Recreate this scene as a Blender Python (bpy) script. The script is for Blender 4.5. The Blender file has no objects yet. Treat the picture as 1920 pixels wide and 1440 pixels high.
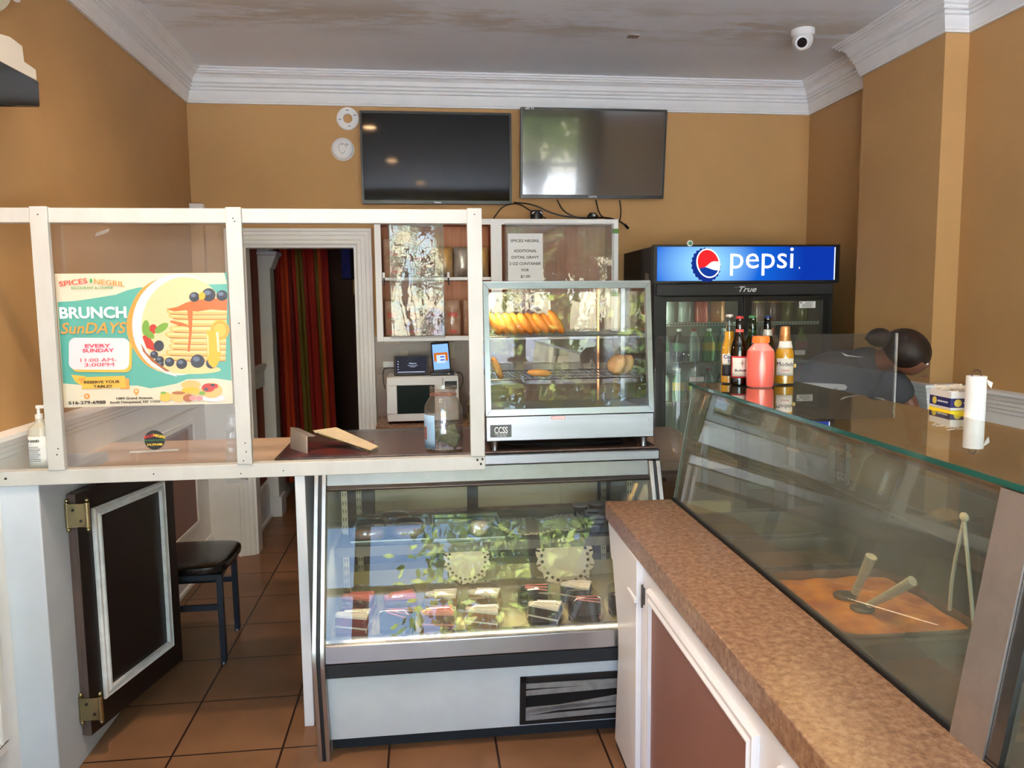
import bpy, bmesh, math, random
from mathutils import Vector, Matrix, noise
sc = bpy.context.scene
COL = sc.collection
PI = math.pi
random.seed(7)

# ---------------------------------------------------------------- camera, world, sun, exposure
cam = bpy.data.cameras.new('camera'); camo = bpy.data.objects.new('camera', cam); COL.objects.link(camo)
cam.sensor_width = 36; cam.lens = 36 * 1425.53 / 1920; cam.clip_start = 0.02; cam.clip_end = 200
Rr = (0.99316565, -0.1162678, -0.01018817); Rd = (-0.02205638, -0.10125171, -0.99461631); Rf = (0.11461028, 0.98804347, -0.10312417)
camo.matrix_world = Matrix(((Rr[0], -Rd[0], -Rf[0], 0), (Rr[1], -Rd[1], -Rf[1], 0), (Rr[2], -Rd[2], -Rf[2], 1.65), (0, 0, 0, 1)))
sc.camera = camo
w = bpy.data.worlds.new('world'); sc.world = w; w.use_nodes = True
wn = w.node_tree.nodes; wn.clear()
wo = wn.new('ShaderNodeOutputWorld'); wb = wn.new('ShaderNodeBackground'); ws = wn.new('ShaderNodeTexSky')
ws.sky_type = 'NISHITA'; ws.sun_disc = False; ws.sun_elevation = math.radians(50); ws.sun_rotation = math.radians(20); ws.air_density = 1.0; ws.dust_density = 0.2; ws.ozone_density = 2.0
w.node_tree.links.new(ws.outputs[0], wb.inputs[0]); w.node_tree.links.new(wb.outputs[0], wo.inputs[0])
wb.inputs[1].default_value = 1.3
sun = bpy.data.lights.new('sun', 'SUN'); sun.energy = 72; sun.angle = math.radians(0.6); sun.color = (1, .97, .92)
suno = bpy.data.objects.new('sun', sun); COL.objects.link(suno); suno.rotation_euler = (math.radians(-42), 0, math.radians(20))
sc.view_settings.view_transform = 'Standard'; sc.view_settings.look = 'None'; sc.view_settings.gamma = 1; sc.view_settings.use_curve_mapping = False
sc.view_settings.exposure = 0.6
sc.cycles.max_bounces = 12; sc.cycles.diffuse_bounces = 5; sc.cycles.glossy_bounces = 5; sc.cycles.transparent_max_bounces = 40
sc.cycles.sample_clamp_indirect = 8; sc.cycles.caustics_reflective = False; sc.cycles.caustics_refractive = False

# ---------------------------------------------------------------- materials
def s2l(c):
    return tuple(((x / 255) / 12.92 if x / 255 <= .04045 else ((x / 255 + .055) / 1.055) ** 2.4) for x in c)
MAT = {}
def mat(name, c, rough=.6, metal=0, var=0, scale=8, bump=0, spec=.5, emit=0, c2=None, stretch=(1, 1, 1), alpha=1, detail=6, lo=.35, hi=.65, coat=0):
    """principled with optional noise colour variation / second colour and bump; c in sRGB 0-255"""
    if name in MAT: return MAT[name]
    m = bpy.data.materials.new(name); m.use_nodes = True; nt = m.node_tree; b = nt.nodes['Principled BSDF']
    col = s2l(c)
    b.inputs['Base Color'].default_value = (*col, 1); b.inputs['Roughness'].default_value = rough; b.inputs['Metallic'].default_value = metal
    b.inputs['Specular IOR Level'].default_value = spec; b.inputs['Coat Weight'].default_value = coat
    if emit: b.inputs['Emission Color'].default_value = (*col, 1); b.inputs['Emission Strength'].default_value = emit
    if alpha < 1: b.inputs['Alpha'].default_value = alpha
    if var or bump or c2:
        tc = nt.nodes.new('ShaderNodeTexCoord'); mp = nt.nodes.new('ShaderNodeMapping'); mp.inputs['Scale'].default_value = stretch
        nz = nt.nodes.new('ShaderNodeTexNoise'); nz.inputs['Scale'].default_value = scale; nz.inputs['Detail'].default_value = detail; nz.inputs['Roughness'].default_value = .6
        nt.links.new(tc.outputs['Object'], mp.inputs[0]); nt.links.new(mp.outputs[0], nz.inputs[0])
        if var or c2:
            cr = nt.nodes.new('ShaderNodeValToRGB'); cr.color_ramp.elements[0].position = lo; cr.color_ramp.elements[1].position = hi
            if c2: e0, e1 = col, s2l(c2)
            else: e0, e1 = tuple(x * (1 - var) for x in col), tuple(min(1, x * (1 + var)) for x in col)
            cr.color_ramp.elements[0].color = (*e0, 1); cr.color_ramp.elements[1].color = (*e1, 1)
            nt.links.new(nz.outputs[0], cr.inputs[0]); nt.links.new(cr.outputs[0], b.inputs['Base Color'])
            if emit: nt.links.new(cr.outputs[0], b.inputs['Emission Color'])
        if bump:
            bp = nt.nodes.new('ShaderNodeBump'); bp.inputs['Strength'].default_value = bump; bp.inputs['Distance'].default_value = .004
            nt.links.new(nz.outputs[0], bp.inputs['Height']); nt.links.new(bp.outputs[0], b.inputs['Normal'])
    MAT[name] = m; return m
def glass(name, tint=(1, 1, 1), r0=.045, haze=0, hazecol=(.8, .85, .82), rough=0.0, bump=0, hscale=3, k=1.0):
    """thin clear sheet: straight transmission plus Schlick reflection, optional dusty or hazy film"""
    if name in MAT: return MAT[name]
    m = bpy.data.materials.new(name); m.use_nodes = True; nt = m.node_tree; N = nt.nodes; N.clear(); L = nt.links
    out = N.new('ShaderNodeOutputMaterial'); tr = N.new('ShaderNodeBsdfTransparent'); gl = N.new('ShaderNodeBsdfGlossy'); mx = N.new('ShaderNodeMixShader')
    tr.inputs[0].default_value = (*tint, 1); gl.inputs['Roughness'].default_value = rough; gl.inputs[0].default_value = (1, 1, 1, 1)
    lw = N.new('ShaderNodeLayerWeight'); pw = N.new('ShaderNodeMath'); pw.operation = 'POWER'; pw.inputs[1].default_value = 5
    ma = N.new('ShaderNodeMath'); ma.operation = 'MULTIPLY_ADD'; ma.inputs[1].default_value = (1 - r0) * k; ma.inputs[2].default_value = r0
    L.new(lw.outputs['Facing'], pw.inputs[0]); L.new(pw.outputs[0], ma.inputs[0]); L.new(ma.outputs[0], mx.inputs[0]); L.new(gl.outputs[0], mx.inputs[2])
    if haze:
        df = N.new('ShaderNodeBsdfDiffuse'); df.inputs[0].default_value = (*hazecol, 1); m2 = N.new('ShaderNodeMixShader')
        tc = N.new('ShaderNodeTexCoord'); nz = N.new('ShaderNodeTexNoise'); nz.inputs['Scale'].default_value = hscale; nz.inputs['Detail'].default_value = 5
        mr = N.new('ShaderNodeMapRange'); mr.inputs[1].default_value = .35; mr.inputs[2].default_value = .75; mr.inputs[3].default_value = haze * .3; mr.inputs[4].default_value = haze
        L.new(tc.outputs['Object'], nz.inputs[0]); L.new(nz.outputs[0], mr.inputs[0]); L.new(mr.outputs[0], m2.inputs[0]); L.new(tr.outputs[0], m2.inputs[1]); L.new(df.outputs[0], m2.inputs[2])
        L.new(m2.outputs[0], mx.inputs[1])
    else: L.new(tr.outputs[0], mx.inputs[1])
    if bump:
        tc = N.new('ShaderNodeTexCoord'); nz = N.new('ShaderNodeTexNoise'); nz.inputs['Scale'].default_value = 7; nz.inputs['Detail'].default_value = 3; bp = N.new('ShaderNodeBump'); bp.inputs['Strength'].default_value = bump; bp.inputs['Distance'].default_value = .02
        L.new(tc.outputs['Object'], nz.inputs[0]); L.new(nz.outputs[0], bp.inputs['Height']); L.new(bp.outputs[0], gl.inputs['Normal'])
    L.new(mx.outputs[0], out.inputs[0]); MAT[name] = m; return m
def emis(name, c, s):
    if name in MAT: return MAT[name]
    m = bpy.data.materials.new(name); m.use_nodes = True; N = m.node_tree.nodes; N.clear()
    o = N.new('ShaderNodeOutputMaterial'); e = N.new('ShaderNodeEmission'); e.inputs[0].default_value = (*s2l(c), 1); e.inputs[1].default_value = s
    m.node_tree.links.new(e.outputs[0], o.inputs[0]); MAT[name] = m; return m

PAINT = mat('tan_wall_paint', (174, 134, 86), .75, var=.05, scale=2.2, bump=.05)
WHITE = mat('white_trim_paint', (238, 239, 240), .45, var=.03, scale=5)
LUMBER = mat('white_painted_lumber', (184, 184, 182), .5, var=.05, scale=14, bump=.15, stretch=(1, 1, .3))
CABW = mat('white_gloss_panel', (236, 237, 244), .3, var=.02, scale=3)
STEEL = mat('brushed_stainless', (132, 134, 139), .3, 1, var=.06, scale=30, stretch=(.05, 1, 1))
STEELW = mat('worn_aluminium', (182, 178, 174), .38, 1, var=.12, scale=40, stretch=(1, 1, .1))
STEELD = mat('dull_steel', (128, 128, 126), .4, 1, var=.1, scale=12)
BLACK = mat('black_plastic', (14, 14, 15), .35)
BLACKM = mat('black_satin', (22, 23, 26), .5)
DKRUB = mat('dark_rubber', (30, 34, 40), .6)
BRASS = mat('brass', (176, 164, 124), .25, 1, var=.1, scale=20)
MAROON = mat('brown_mauve_panel', (140, 98, 88), .5, var=.03, scale=4)
DOORB = mat('dark_brown_door', (24, 15, 13), .35, var=.15, scale=6)
GLASS = glass('clear_glass', r0=.02)
CASEG = glass('case_glass', (.97, .98, .96), .026, haze=.025)
STEAMG = glass('steamy_glass', (.74, .78, .73), .05, haze=.30, hazecol=(.34, .36, .31), hscale=2.6)
ACRYL = glass('scuffed_acrylic', (.93, .92, .92), .05, haze=.09, hazecol=(.6, .56, .56))
SHIELD = glass('smoky_acrylic', (.80, .80, .80), .02, haze=.08, hazecol=(.35, .35, .35))
FILM = glass('crinkled_plastic_film', (.9, .9, .9), .028, haze=.16, bump=.22)
CLAM = glass('clear_clamshell_plastic', (.95, .95, .94), .09, haze=.03, bump=.15, k=.8)
CREAM = mat('cream_interior', (204, 190, 152), .5)
PAPER = mat('white_paper', (236, 238, 240), .7)
RED = mat('red_print', (200, 40, 44), .6)
INK = mat('black_ink', (22, 20, 24), .6)

def wood_lam(name, c1, c2, c3, scale):
    m = bpy.data.materials.new(name); m.use_nodes = True; nt = m.node_tree; N = nt.nodes; b = N['Principled BSDF']; b.inputs['Roughness'].default_value = .27
    tc = N.new('ShaderNodeTexCoord'); n1 = N.new('ShaderNodeTexNoise'); n1.inputs['Scale'].default_value = scale; n1.inputs['Detail'].default_value = 8; n1.inputs['Roughness'].default_value = .7; n1.inputs['Distortion'].default_value = .25
    r = N.new('ShaderNodeValToRGB'); e = r.color_ramp.elements; e[0].position = .33; e[0].color = (*s2l(c1), 1); e[1].position = .68; e[1].color = (*s2l(c3), 1)
    k = e.new(.5); k.color = (*s2l(c2), 1)
    nt.links.new(tc.outputs['Object'], n1.inputs[0]); nt.links.new(n1.outputs[0], r.inputs[0]); nt.links.new(r.outputs[0], b.inputs['Base Color']); MAT[name] = m; return m
LAM = wood_lam('mottled_brown_laminate', (112, 80, 60), (146, 110, 84), (170, 136, 106), 58)
LAMD = wood_lam('dark_brown_laminate', (62, 44, 40), (84, 62, 56), (104, 80, 70), 30)
TANTOP = mat('tan_laminate', (218, 186, 156), .35, var=.04, scale=4)

# ---------------------------------------------------------------- builders
WM = {}
def wm(o): return WM.get(o.name, Matrix.Identity(4))
def props(o, label=None, cat=None, group=None, kind=None):
    if label: o['label'] = label
    if cat: o['category'] = cat
    if group: o['group'] = group
    if kind: o['kind'] = kind
    return o
def thing(name, label, cat, loc, rz=0, group=None, rot=None):
    o = bpy.data.objects.new(name, None); COL.objects.link(o); o.empty_display_size = .1
    o.location = loc; o.rotation_euler = rot or (0, 0, rz)
    WM[o.name] = Matrix.Translation(Vector(loc)) @ (Matrix.Rotation(rz, 4, 'Z') if not rot else o.rotation_euler.to_matrix().to_4x4())
    return props(o, label, cat, group)
class MB:
    def __init__(s, M=None): s.v = []; s.f = []; s.mi = []; s.M = M; s.cur = 0
    def V(s, p):
        p = Vector(p)
        if s.M is not None: p = s.M @ p
        s.v.append(tuple(p)); return len(s.v) - 1
    def F(s, ids, m=None): s.f.append(tuple(ids)); s.mi.append(s.cur if m is None else m)
    def box(s, x0, x1, y0, y1, z0, z1, R=None, c=None):
        P = [Vector(p) for p in ((x0, y0, z0), (x1, y0, z0), (x1, y1, z0), (x0, y1, z0), (x0, y0, z1), (x1, y0, z1), (x1, y1, z1), (x0, y1, z1))]
        if R is not None:
            c = Vector(c) if c is not None else Vector(((x0 + x1) / 2, (y0 + y1) / 2, (z0 + z1) / 2)); P = [c + R @ (p - c) for p in P]
        i = [s.V(p) for p in P]
        for q in ((0, 3, 2, 1), (4, 5, 6, 7), (0, 1, 5, 4), (1, 2, 6, 5), (2, 3, 7, 6), (3, 0, 4, 7)): s.F([i[k] for k in q])
        return s
    def bar(s, p0, p1, w, h, up=(0, 0, 1)):
        p0 = Vector(p0); p1 = Vector(p1); d = (p1 - p0).normalized(); u = Vector(up); r = d.cross(u)
        if r.length < 1e-4: r = d.cross(Vector((1, 0, 0)))
        r.normalize(); u = r.cross(d).normalized()
        i = [s.V(p + r * a * w / 2 + u * b * h / 2) for p in (p0, p1) for a, b in ((-1, -1), (1, -1), (1, 1), (-1, 1))]
        for q in ((0, 1, 2, 3), (7, 6, 5, 4), (0, 4, 5, 1), (1, 5, 6, 2), (2, 6, 7, 3), (3, 7, 4, 0)): s.F([i[k] for k in q])
        return s
    def cyl(s, p0, p1, r0, r1=None, n=16, caps=True):
        p0 = Vector(p0); p1 = Vector(p1); r1 = r0 if r1 is None else r1; d = (p1 - p0).normalized()
        a = d.orthogonal().normalized(); b = d.cross(a)
        A = [s.V(p0 + (a * math.cos(t) + b * math.sin(t)) * r0) for t in [2 * PI * k / n for k in range(n)]]
        B = [s.V(p1 + (a * math.cos(t) + b * math.sin(t)) * r1) for t in [2 * PI * k / n for k in range(n)]]
        for k in range(n): s.F((A[k], A[(k + 1) % n], B[(k + 1) % n], B[k]))
        if caps: s.F(A[::-1]); s.F(B)
        return s
    def tube(s, pts, r, n=8, smooth=0):
        pts = [Vector(p) for p in pts]
        for _ in range(smooth):
            q = [pts[0]]
            for a, b in zip(pts, pts[1:]): q += [a * .75 + b * .25, a * .25 + b * .75]
            if isinstance(r, (list, tuple)): r = [r[0]] + [v for a, b in zip(r, r[1:]) for v in (a * .75 + b * .25, a * .25 + b * .75)] + [r[-1]]
            pts = q + [pts[-1]]
        a = None; rings = []
        for i, p in enumerate(pts):
            d = (pts[min(i + 1, len(pts) - 1)] - pts[max(i - 1, 0)]).normalized()
            a = d.orthogonal().normalized() if a is None else (a - d * a.dot(d)).normalized()
            b = d.cross(a); rr = r[i] if isinstance(r, (list, tuple)) else r
            rings.append([s.V(p + (a * math.cos(t) + b * math.sin(t)) * rr) for t in [2 * PI * k / n for k in range(n)]])
        for A, B in zip(rings, rings[1:]):
            for k in range(n): s.F((A[k], A[(k + 1) % n], B[(k + 1) % n], B[k]))
        s.F(rings[0][::-1]); s.F(rings[-1]); return s
    def lathe(s, prof, c=(0, 0, 0), n=24, R=None, sx=1, sy=1, m=None, closed=False):
        c = Vector(c); rings = []
        for r, z in prof:
            ring = []
            for k in range(n):
                t = 2 * PI * k / n; p = Vector((r * math.cos(t) * sx, r * math.sin(t) * sy, z))
                if R is not None: p = R @ p
                ring.append(s.V(c + p))
            rings.append(ring)
        for A, B in zip(rings, rings[1:]):
            for k in range(n): s.F((A[k], A[(k + 1) % n], B[(k + 1) % n], B[k]), m)
        if not closed:
            if prof[0][0] > 1e-5: s.F(rings[0][::-1], m)
            if prof[-1][0] > 1e-5: s.F(rings[-1], m)
        return s
    def prism(s, pts, vec):
        vec = Vector(vec); A = [s.V(p) for p in pts]; B = [s.V(Vector(p) + vec) for p in pts]; n = len(pts)
        s.F(A[::-1]); s.F(B)
        for k in range(n): s.F((A[k], A[(k + 1) % n], B[(k + 1) % n], B[k]))
        return s
    def blob(s, c, r, n=16, R=None, jit=0, f=3, p=1.0):
        """ellipsoid, p<1 squares it off"""
        c = Vector(c); m = max(6, n // 2); rings = []
        for j in range(m + 1):
            ph = PI * j / m - PI / 2; ring = []
            for k in range(n):
                t = 2 * PI * k / n
                q = Vector((math.cos(ph) * math.cos(t), math.cos(ph) * math.sin(t), math.sin(ph)))
                if p != 1: q = Vector([math.copysign(abs(x) ** p, x) for x in q])
                q = Vector((q.x * r[0], q.y * r[1], q.z * r[2]))
                if jit: q *= 1 + jit * noise.noise((q + c * 3) * f / max(r))
                if R is not None: q = R @ q
                ring.append(s.V(c + q))
            rings.append(ring)
        for A, B in zip(rings, rings[1:]):
            for k in range(n): s.F((A[k], A[(k + 1) % n], B[(k + 1) % n], B[k]))
        return s
    def grid(s, fn, nu, nv, m=None, both=0):
        I = [[s.V(fn(i / nu, j / nv)) for i in range(nu + 1)] for j in range(nv + 1)]
        for j in range(nv):
            for i in range(nu): s.F((I[j][i], I[j][i + 1], I[j + 1][i + 1], I[j + 1][i]), m)
        return s
    def build(s, name, m, parent=None, bevel=0, smooth=35, solid=0, seg=2, **kw):
        me = bpy.data.meshes.new(name); ms = m if isinstance(m, (list, tuple)) else [m]
        o = bpy.data.objects.new(name, None) if 0 else None
        if parent is not None: inv = wm(parent).inverted(); vs = [tuple(inv @ Vector(v)) for v in s.v]; org = None
        else:
            xs = [v[0] for v in s.v]; ys = [v[1] for v in s.v]; zs = [v[2] for v in s.v]
            org = Vector(((min(xs) + max(xs)) / 2, (min(ys) + max(ys)) / 2, min(zs))); vs = [tuple(Vector(v) - org) for v in s.v]
        me.from_pydata(vs, [], s.f)
        for x in ms: me.materials.append(x)
        for p, i in zip(me.polygons, s.mi): p.material_index = i
        bm = bmesh.new(); bm.from_mesh(me); bmesh.ops.remove_doubles(bm, verts=bm.verts, dist=1e-6); bmesh.ops.recalc_face_normals(bm, faces=bm.faces); bm.to_mesh(me); bm.free()
        if smooth:
            me.polygons.foreach_set('use_smooth', [True] * len(me.polygons)); me.set_sharp_from_angle(angle=math.radians(smooth))
        o = bpy.data.objects.new(name, me); COL.objects.link(o)
        if parent is not None: o.parent = parent; WM[o.name] = wm(parent)
        else: o.location = org; WM[o.name] = Matrix.Translation(org)
        if solid: md = o.modifiers.new('solid', 'SOLIDIFY'); md.thickness = solid; md.offset = 0
        if bevel: md = o.modifiers.new('bevel', 'BEVEL'); md.width = bevel; md.segments = seg; md.limit_method = 'ANGLE'; md.angle_limit = math.radians(40)
        return props(o, **kw) if kw else o
def B(x0, x1, y0, y1, z0, z1, M=None): return MB(M).box(x0, x1, y0, y1, z0, z1)
def copy_tree(o, parent=None):
    c = o.copy(); COL.objects.link(c); c.parent = parent
    for ch in list(o.children): copy_tree(ch, c)
    return c
def S(name, mb, m, bevel=0): return mb.build(name, m, None, bevel, 18, kind='structure')
def textmb(mb, s, size, origin, xd=(1, 0, 0), ud=(0, 0, 1), align='CENTER', bold=0, sx=1, shear=0, mi=0, ext=.0004, wrap=None, spacing=1, line=1, arch=0, fit=0):
    cu = bpy.data.curves.new('t', 'FONT'); cu.body = s; cu.size = size; cu.align_x = align; cu.offset = bold; cu.extrude = ext; cu.shear = shear; cu.space_character = spacing; cu.space_line = line; cu.resolution_u = 3
    to = bpy.data.objects.new('t', cu); me = bpy.data.meshes.new_from_object(to)
    xd = Vector(xd).normalized(); ud = Vector(ud).normalized(); nd = xd.cross(ud); base = len(mb.v); o = Vector(origin)
    if fit and me.vertices:
        xs_ = [v.co.x for v in me.vertices]; sx = fit / (max(xs_) - min(xs_)); c_ = (max(xs_) + min(xs_)) / 2
        for v in me.vertices: v.co.x -= c_
    for v in me.vertices:
        x, y, z = v.co.x * sx, v.co.y, v.co.z
        if arch: y -= arch * x * x
        if wrap:   # wrap around a vertical cylinder centred at origin, x = arc length
            R = wrap + z; a = x / wrap; p = o + xd * (R * math.sin(a)) + nd * (R * math.cos(a)) + ud * y
        else: p = o + xd * x + ud * y + nd * z
        mb.V(p)
    for p in me.polygons: mb.F([base + i for i in p.vertices], mi)
    bpy.data.objects.remove(to); bpy.data.curves.remove(cu); bpy.data.meshes.remove(me)
    return mb
def T(s, size, origin, m, parent, name='lettering', **k): return textmb(MB(), s, size, origin, **k).build(name, m, parent, smooth=0)
def sweep(path, prof, inward):
    """mitred moulding: path [(x,y)], prof [(out,z)] closed polygon, inward=+1 left of travel, -1 right"""
    mb = MB(); n = len(path); rings = []
    P = [Vector((p[0], p[1])) for p in path]
    for i in range(n):
        d0 = (P[i] - P[i - 1]).normalized() if i else None; d1 = (P[i + 1] - P[i]).normalized() if i < n - 1 else None
        d0 = d0 or d1; d1 = d1 or d0
        n0 = Vector((-d0.y, d0.x)) * inward; n1 = Vector((-d1.y, d1.x)) * inward
        m = (n0 + n1); m = m / max(.2, m.length_squared) * 2
        rings.append([mb.V((P[i].x + m.x * o, P[i].y + m.y * o, z)) for o, z in prof])
    k = len(prof)
    for A, Bq in zip(rings, rings[1:]):
        for j in range(k): mb.F((A[j], A[(j + 1) % k], Bq[(j + 1) % k], Bq[j]))
    mb.F(rings[0]); mb.F(rings[-1][::-1]); return mb
def skin(name, nodes, edges, m, parent, root=0, sub=2, **kw):
    me = bpy.data.meshes.new(name); inv = wm(parent).inverted() if parent else Matrix.Identity(4)
    me.from_pydata([tuple(inv @ Vector(n[:3])) for n in nodes], edges, []); o = bpy.data.objects.new(name, me); COL.objects.link(o); me.materials.append(m)
    if parent: o.parent = parent; WM[o.name] = wm(parent)
    md = o.modifiers.new('skin', 'SKIN'); md.use_smooth_shade = True
    for i, n in enumerate(nodes):
        r = n[3]; d = me.skin_vertices[0].data[i]; d.radius = r if isinstance(r, tuple) else (r, r); d.use_root = (i == root)
    if sub: s = o.modifiers.new('sub', 'SUBSURF'); s.levels = sub; s.render_levels = sub
    return props(o, **kw) if kw else o

# ================================================================ ROOM SHELL
LX, BY, CZ, FY = -1.45, 5.146, 3.13, -1.4
def tiles():
    m = bpy.data.materials.new('brown_floor_tiles'); m.use_nodes = True; nt = m.node_tree; N = nt.nodes; b = N['Principled BSDF']; L = nt.links
    g = N.new('ShaderNodeNewGeometry'); mp = N.new('ShaderNodeMapping'); mp.inputs['Location'].default_value = (.96 + .8, -2.79 + 3.152 + .0, 0)
    br = N.new('ShaderNodeTexBrick'); br.offset = 0; br.inputs['Scale'].default_value = 1; br.inputs['Brick Width'].default_value = .4; br.inputs['Row Height'].default_value = .394; br.inputs['Mortar Size'].default_value = .0045; br.inputs['Mortar Smooth'].default_value = .2
    nz = N.new('ShaderNodeTexNoise'); nz.inputs['Scale'].default_value = 4; nz.inputs['Detail'].default_value = 6
    r = N.new('ShaderNodeValToRGB'); r.color_ramp.elements[0].position = .3; r.color_ramp.elements[1].position = .7; r.color_ramp.elements[0].color = (*s2l((118, 84, 58)), 1); r.color_ramp.elements[1].color = (*s2l((144, 103, 72)), 1)
    L.new(g.outputs['Position'], mp.inputs[0]); L.new(mp.outputs[0], br.inputs[0]); L.new(g.outputs['Position'], nz.inputs[0]); L.new(nz.outputs[0], r.inputs[0])
    L.new(r.outputs[0], br.inputs['Color1']); L.new(r.outputs[0], br.inputs['Color2']); br.inputs['Mortar'].default_value = (*s2l((44, 26, 22)), 1)
    L.new(br.outputs[0], b.inputs['Base Color']); b.inputs['Roughness'].default_value = .42; b.inputs['Specular IOR Level'].default_value = .35
    bp = N.new('ShaderNodeBump'); bp.inputs['Strength'].default_value = .5; bp.inputs['Distance'].default_value = .003; bp.invert = True; L.new(br.outputs['Fac'], bp.inputs['Height']); L.new(bp.outputs[0], b.inputs['Normal']); return m
S('floor', B(-1.75, 3.1, FY - .2, 8.2, -.1, 0), tiles())
def ceilmat():
    m = bpy.data.materials.new('scuffed_ceiling_paint'); m.use_nodes = True; nt = m.node_tree; N = nt.nodes; b = N['Principled BSDF']; L = nt.links; b.inputs['Roughness'].default_value = .8
    g = N.new('ShaderNodeNewGeometry'); mp = N.new('ShaderNodeMapping'); mp.inputs['Scale'].default_value = (.7, 2.4, 1)
    n1 = N.new('ShaderNodeTexNoise'); n1.inputs['Scale'].default_value = 1.6; n1.inputs['Detail'].default_value = 9; n1.inputs['Roughness'].default_value = .7
    # repair streaks live in a band across the ceiling around y=4.15
    sp = N.new('ShaderNodeSeparateXYZ'); sb = N.new('ShaderNodeMath'); sb.operation = 'SUBTRACT'; sb.inputs[1].default_value = 4.12
    ab = N.new('ShaderNodeMath'); ab.operation = 'ABSOLUTE'; mr = N.new('ShaderNodeMapRange'); mr.inputs[1].default_value = .05; mr.inputs[2].default_value = .35; mr.inputs[3].default_value = 1; mr.inputs[4].default_value = 0
    r1 = N.new('ShaderNodeValToRGB'); r1.color_ramp.elements[0].position = .46; r1.color_ramp.elements[1].position = .56
    mu = N.new('ShaderNodeMath'); mu.operation = 'MULTIPLY'; mx = N.new('ShaderNodeMix'); mx.data_type = 'RGBA'
    mx.inputs['A'].default_value = (*s2l((236, 243, 250)), 1); mx.inputs['B'].default_value = (*s2l((206, 202, 194)), 1)
    L.new(g.outputs['Position'], mp.inputs[0]); L.new(mp.outputs[0], n1.inputs[0]); L.new(n1.outputs[0], r1.inputs[0]); L.new(g.outputs['Position'], sp.inputs[0]); L.new(sp.outputs[1], sb.inputs[0]); L.new(sb.outputs[0], ab.inputs[0]); L.new(ab.outputs[0], mr.inputs[0])
    L.new(mr.outputs[0], mu.inputs[0]); L.new(r1.outputs[0], mu.inputs[1]); L.new(mu.outputs[0], mx.inputs['Factor']); L.new(mx.outputs['Result'], b.inputs['Base Color']); return m
S('ceiling', B(-1.75, 3.1, FY - .2, BY + .15, CZ, CZ + .15), ceilmat())
S('wall_left', B(LX - .15, LX, FY - .2, BY + .12, 0, CZ), PAINT)
mb = B(-.427, 2.9, BY, BY + .12, 0, CZ); mb.box(LX, -1.145, BY, BY + .12, 0, CZ); mb.box(-1.145, -.427, BY, BY + .12, 2.052, CZ)
S('wall_back', mb, PAINT)
mb = B(2.69, 2.85, 4.0, BY + .1, 0, CZ); mb.box(2.66, 2.85, FY - .2, 4.0, 0, CZ)
S('wall_right', mb, PAINT)
S('wall_pillar', B(2.535, 2.70, 3.55, 4.245, 0, CZ), PAINT)
# storefront wall (behind the camera) with three glazed openings
mb = B(LX, 2.69, FY - .15, FY, 0, .45); mb.box(LX, 2.69, FY - .15, FY, 2.95, CZ); mb.box(LX, -1.3, FY - .15, FY, .45, 2.95); mb.box(2.35, 2.69, FY - .15, FY, .45, 2.95)
S('wall_front', mb, PAINT)
FR = mat('dark_bronze_frame', (60, 52, 46), .4, .6)
for i, (a, b) in enumerate(((-1.3, -.66), (-.58, 1.0), (1.06, 2.35))):
    mb = MB()
    for q in ((a, a + .03, .45, 2.95), (b - .03, b, .45, 2.95), (a, b, .45, .49), (a, b, 2.91, 2.95), (a, b, 2.22, 2.28)): mb.box(q[0], q[1], FY - .1, FY - .04, q[2], q[3])
    fr = S('window_%d' % (i + 1), mb, FR)
    B(a + .03, b - .03, FY - .075, FY - .069, .49, 2.91).build('pane', GLASS, fr)
S('trim_1', B(-.66, -.58, FY - .15, FY, .45, 2.95), FR); S('trim_2', B(1.0, 1.06, FY - .15, FY, .45, 2.95), FR)
# crown moulding
CP = [(0, 2.935), (.016, 2.935), (.016, 2.945), (.020, 2.948), (.020, 2.958), (.028, 2.978), (.032, 3.0), (.032, 3.006), (.044, 3.010), (.044, 3.018), (.038, 3.022), (.038, 3.026), (.054, 3.030), (.054, 3.038), (.049, 3.042), (.049, 3.046), (.064, 3.052), (.064, 3.058), (.070, 3.078), (.084, 3.092), (.100, 3.098), (.100, 3.106), (.112, 3.108), (.112, 3.118), (.124, 3.120), (.124, 3.13), (0, 3.13)]
S('trim_3', sweep([(LX, FY), (LX, BY), (2.69, BY), (2.69, 4.245), (2.535, 4.245), (2.535, 3.55), (2.66, 3.55), (2.66, FY)], CP, -1), WHITE)
# chair rails / wainscot caps
RP = [(0, 1.04), (.03, 1.04), (.03, 1.15), (.036, 1.155), (.036, 1.17), (.045, 1.175), (.045, 1.19), (.055, 1.196), (.06, 1.215), (.075, 1.22), (.075, 1.235), (0, 1.235)]
S('trim_4', sweep([(LX, -1), (LX, BY)], RP, -1), WHITE)
RQ = [(0, .9), (.02, .9), (.02, 1.13), (.028, 1.135), (.028, 1.15), (.036, 1.155), (.036, 1.17), (.044, 1.175), (.044, 1.19), (.052, 1.196), (.056, 1.215), (.07, 1.22), (.07, 1.235), (0, 1.235)]
S('trim_5', sweep([(2.69, BY), (2.69, 4.245), (2.535, 4.245), (2.535, 3.55), (2.66, 3.55), (2.66, FY)], RQ, -1), WHITE)
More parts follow.
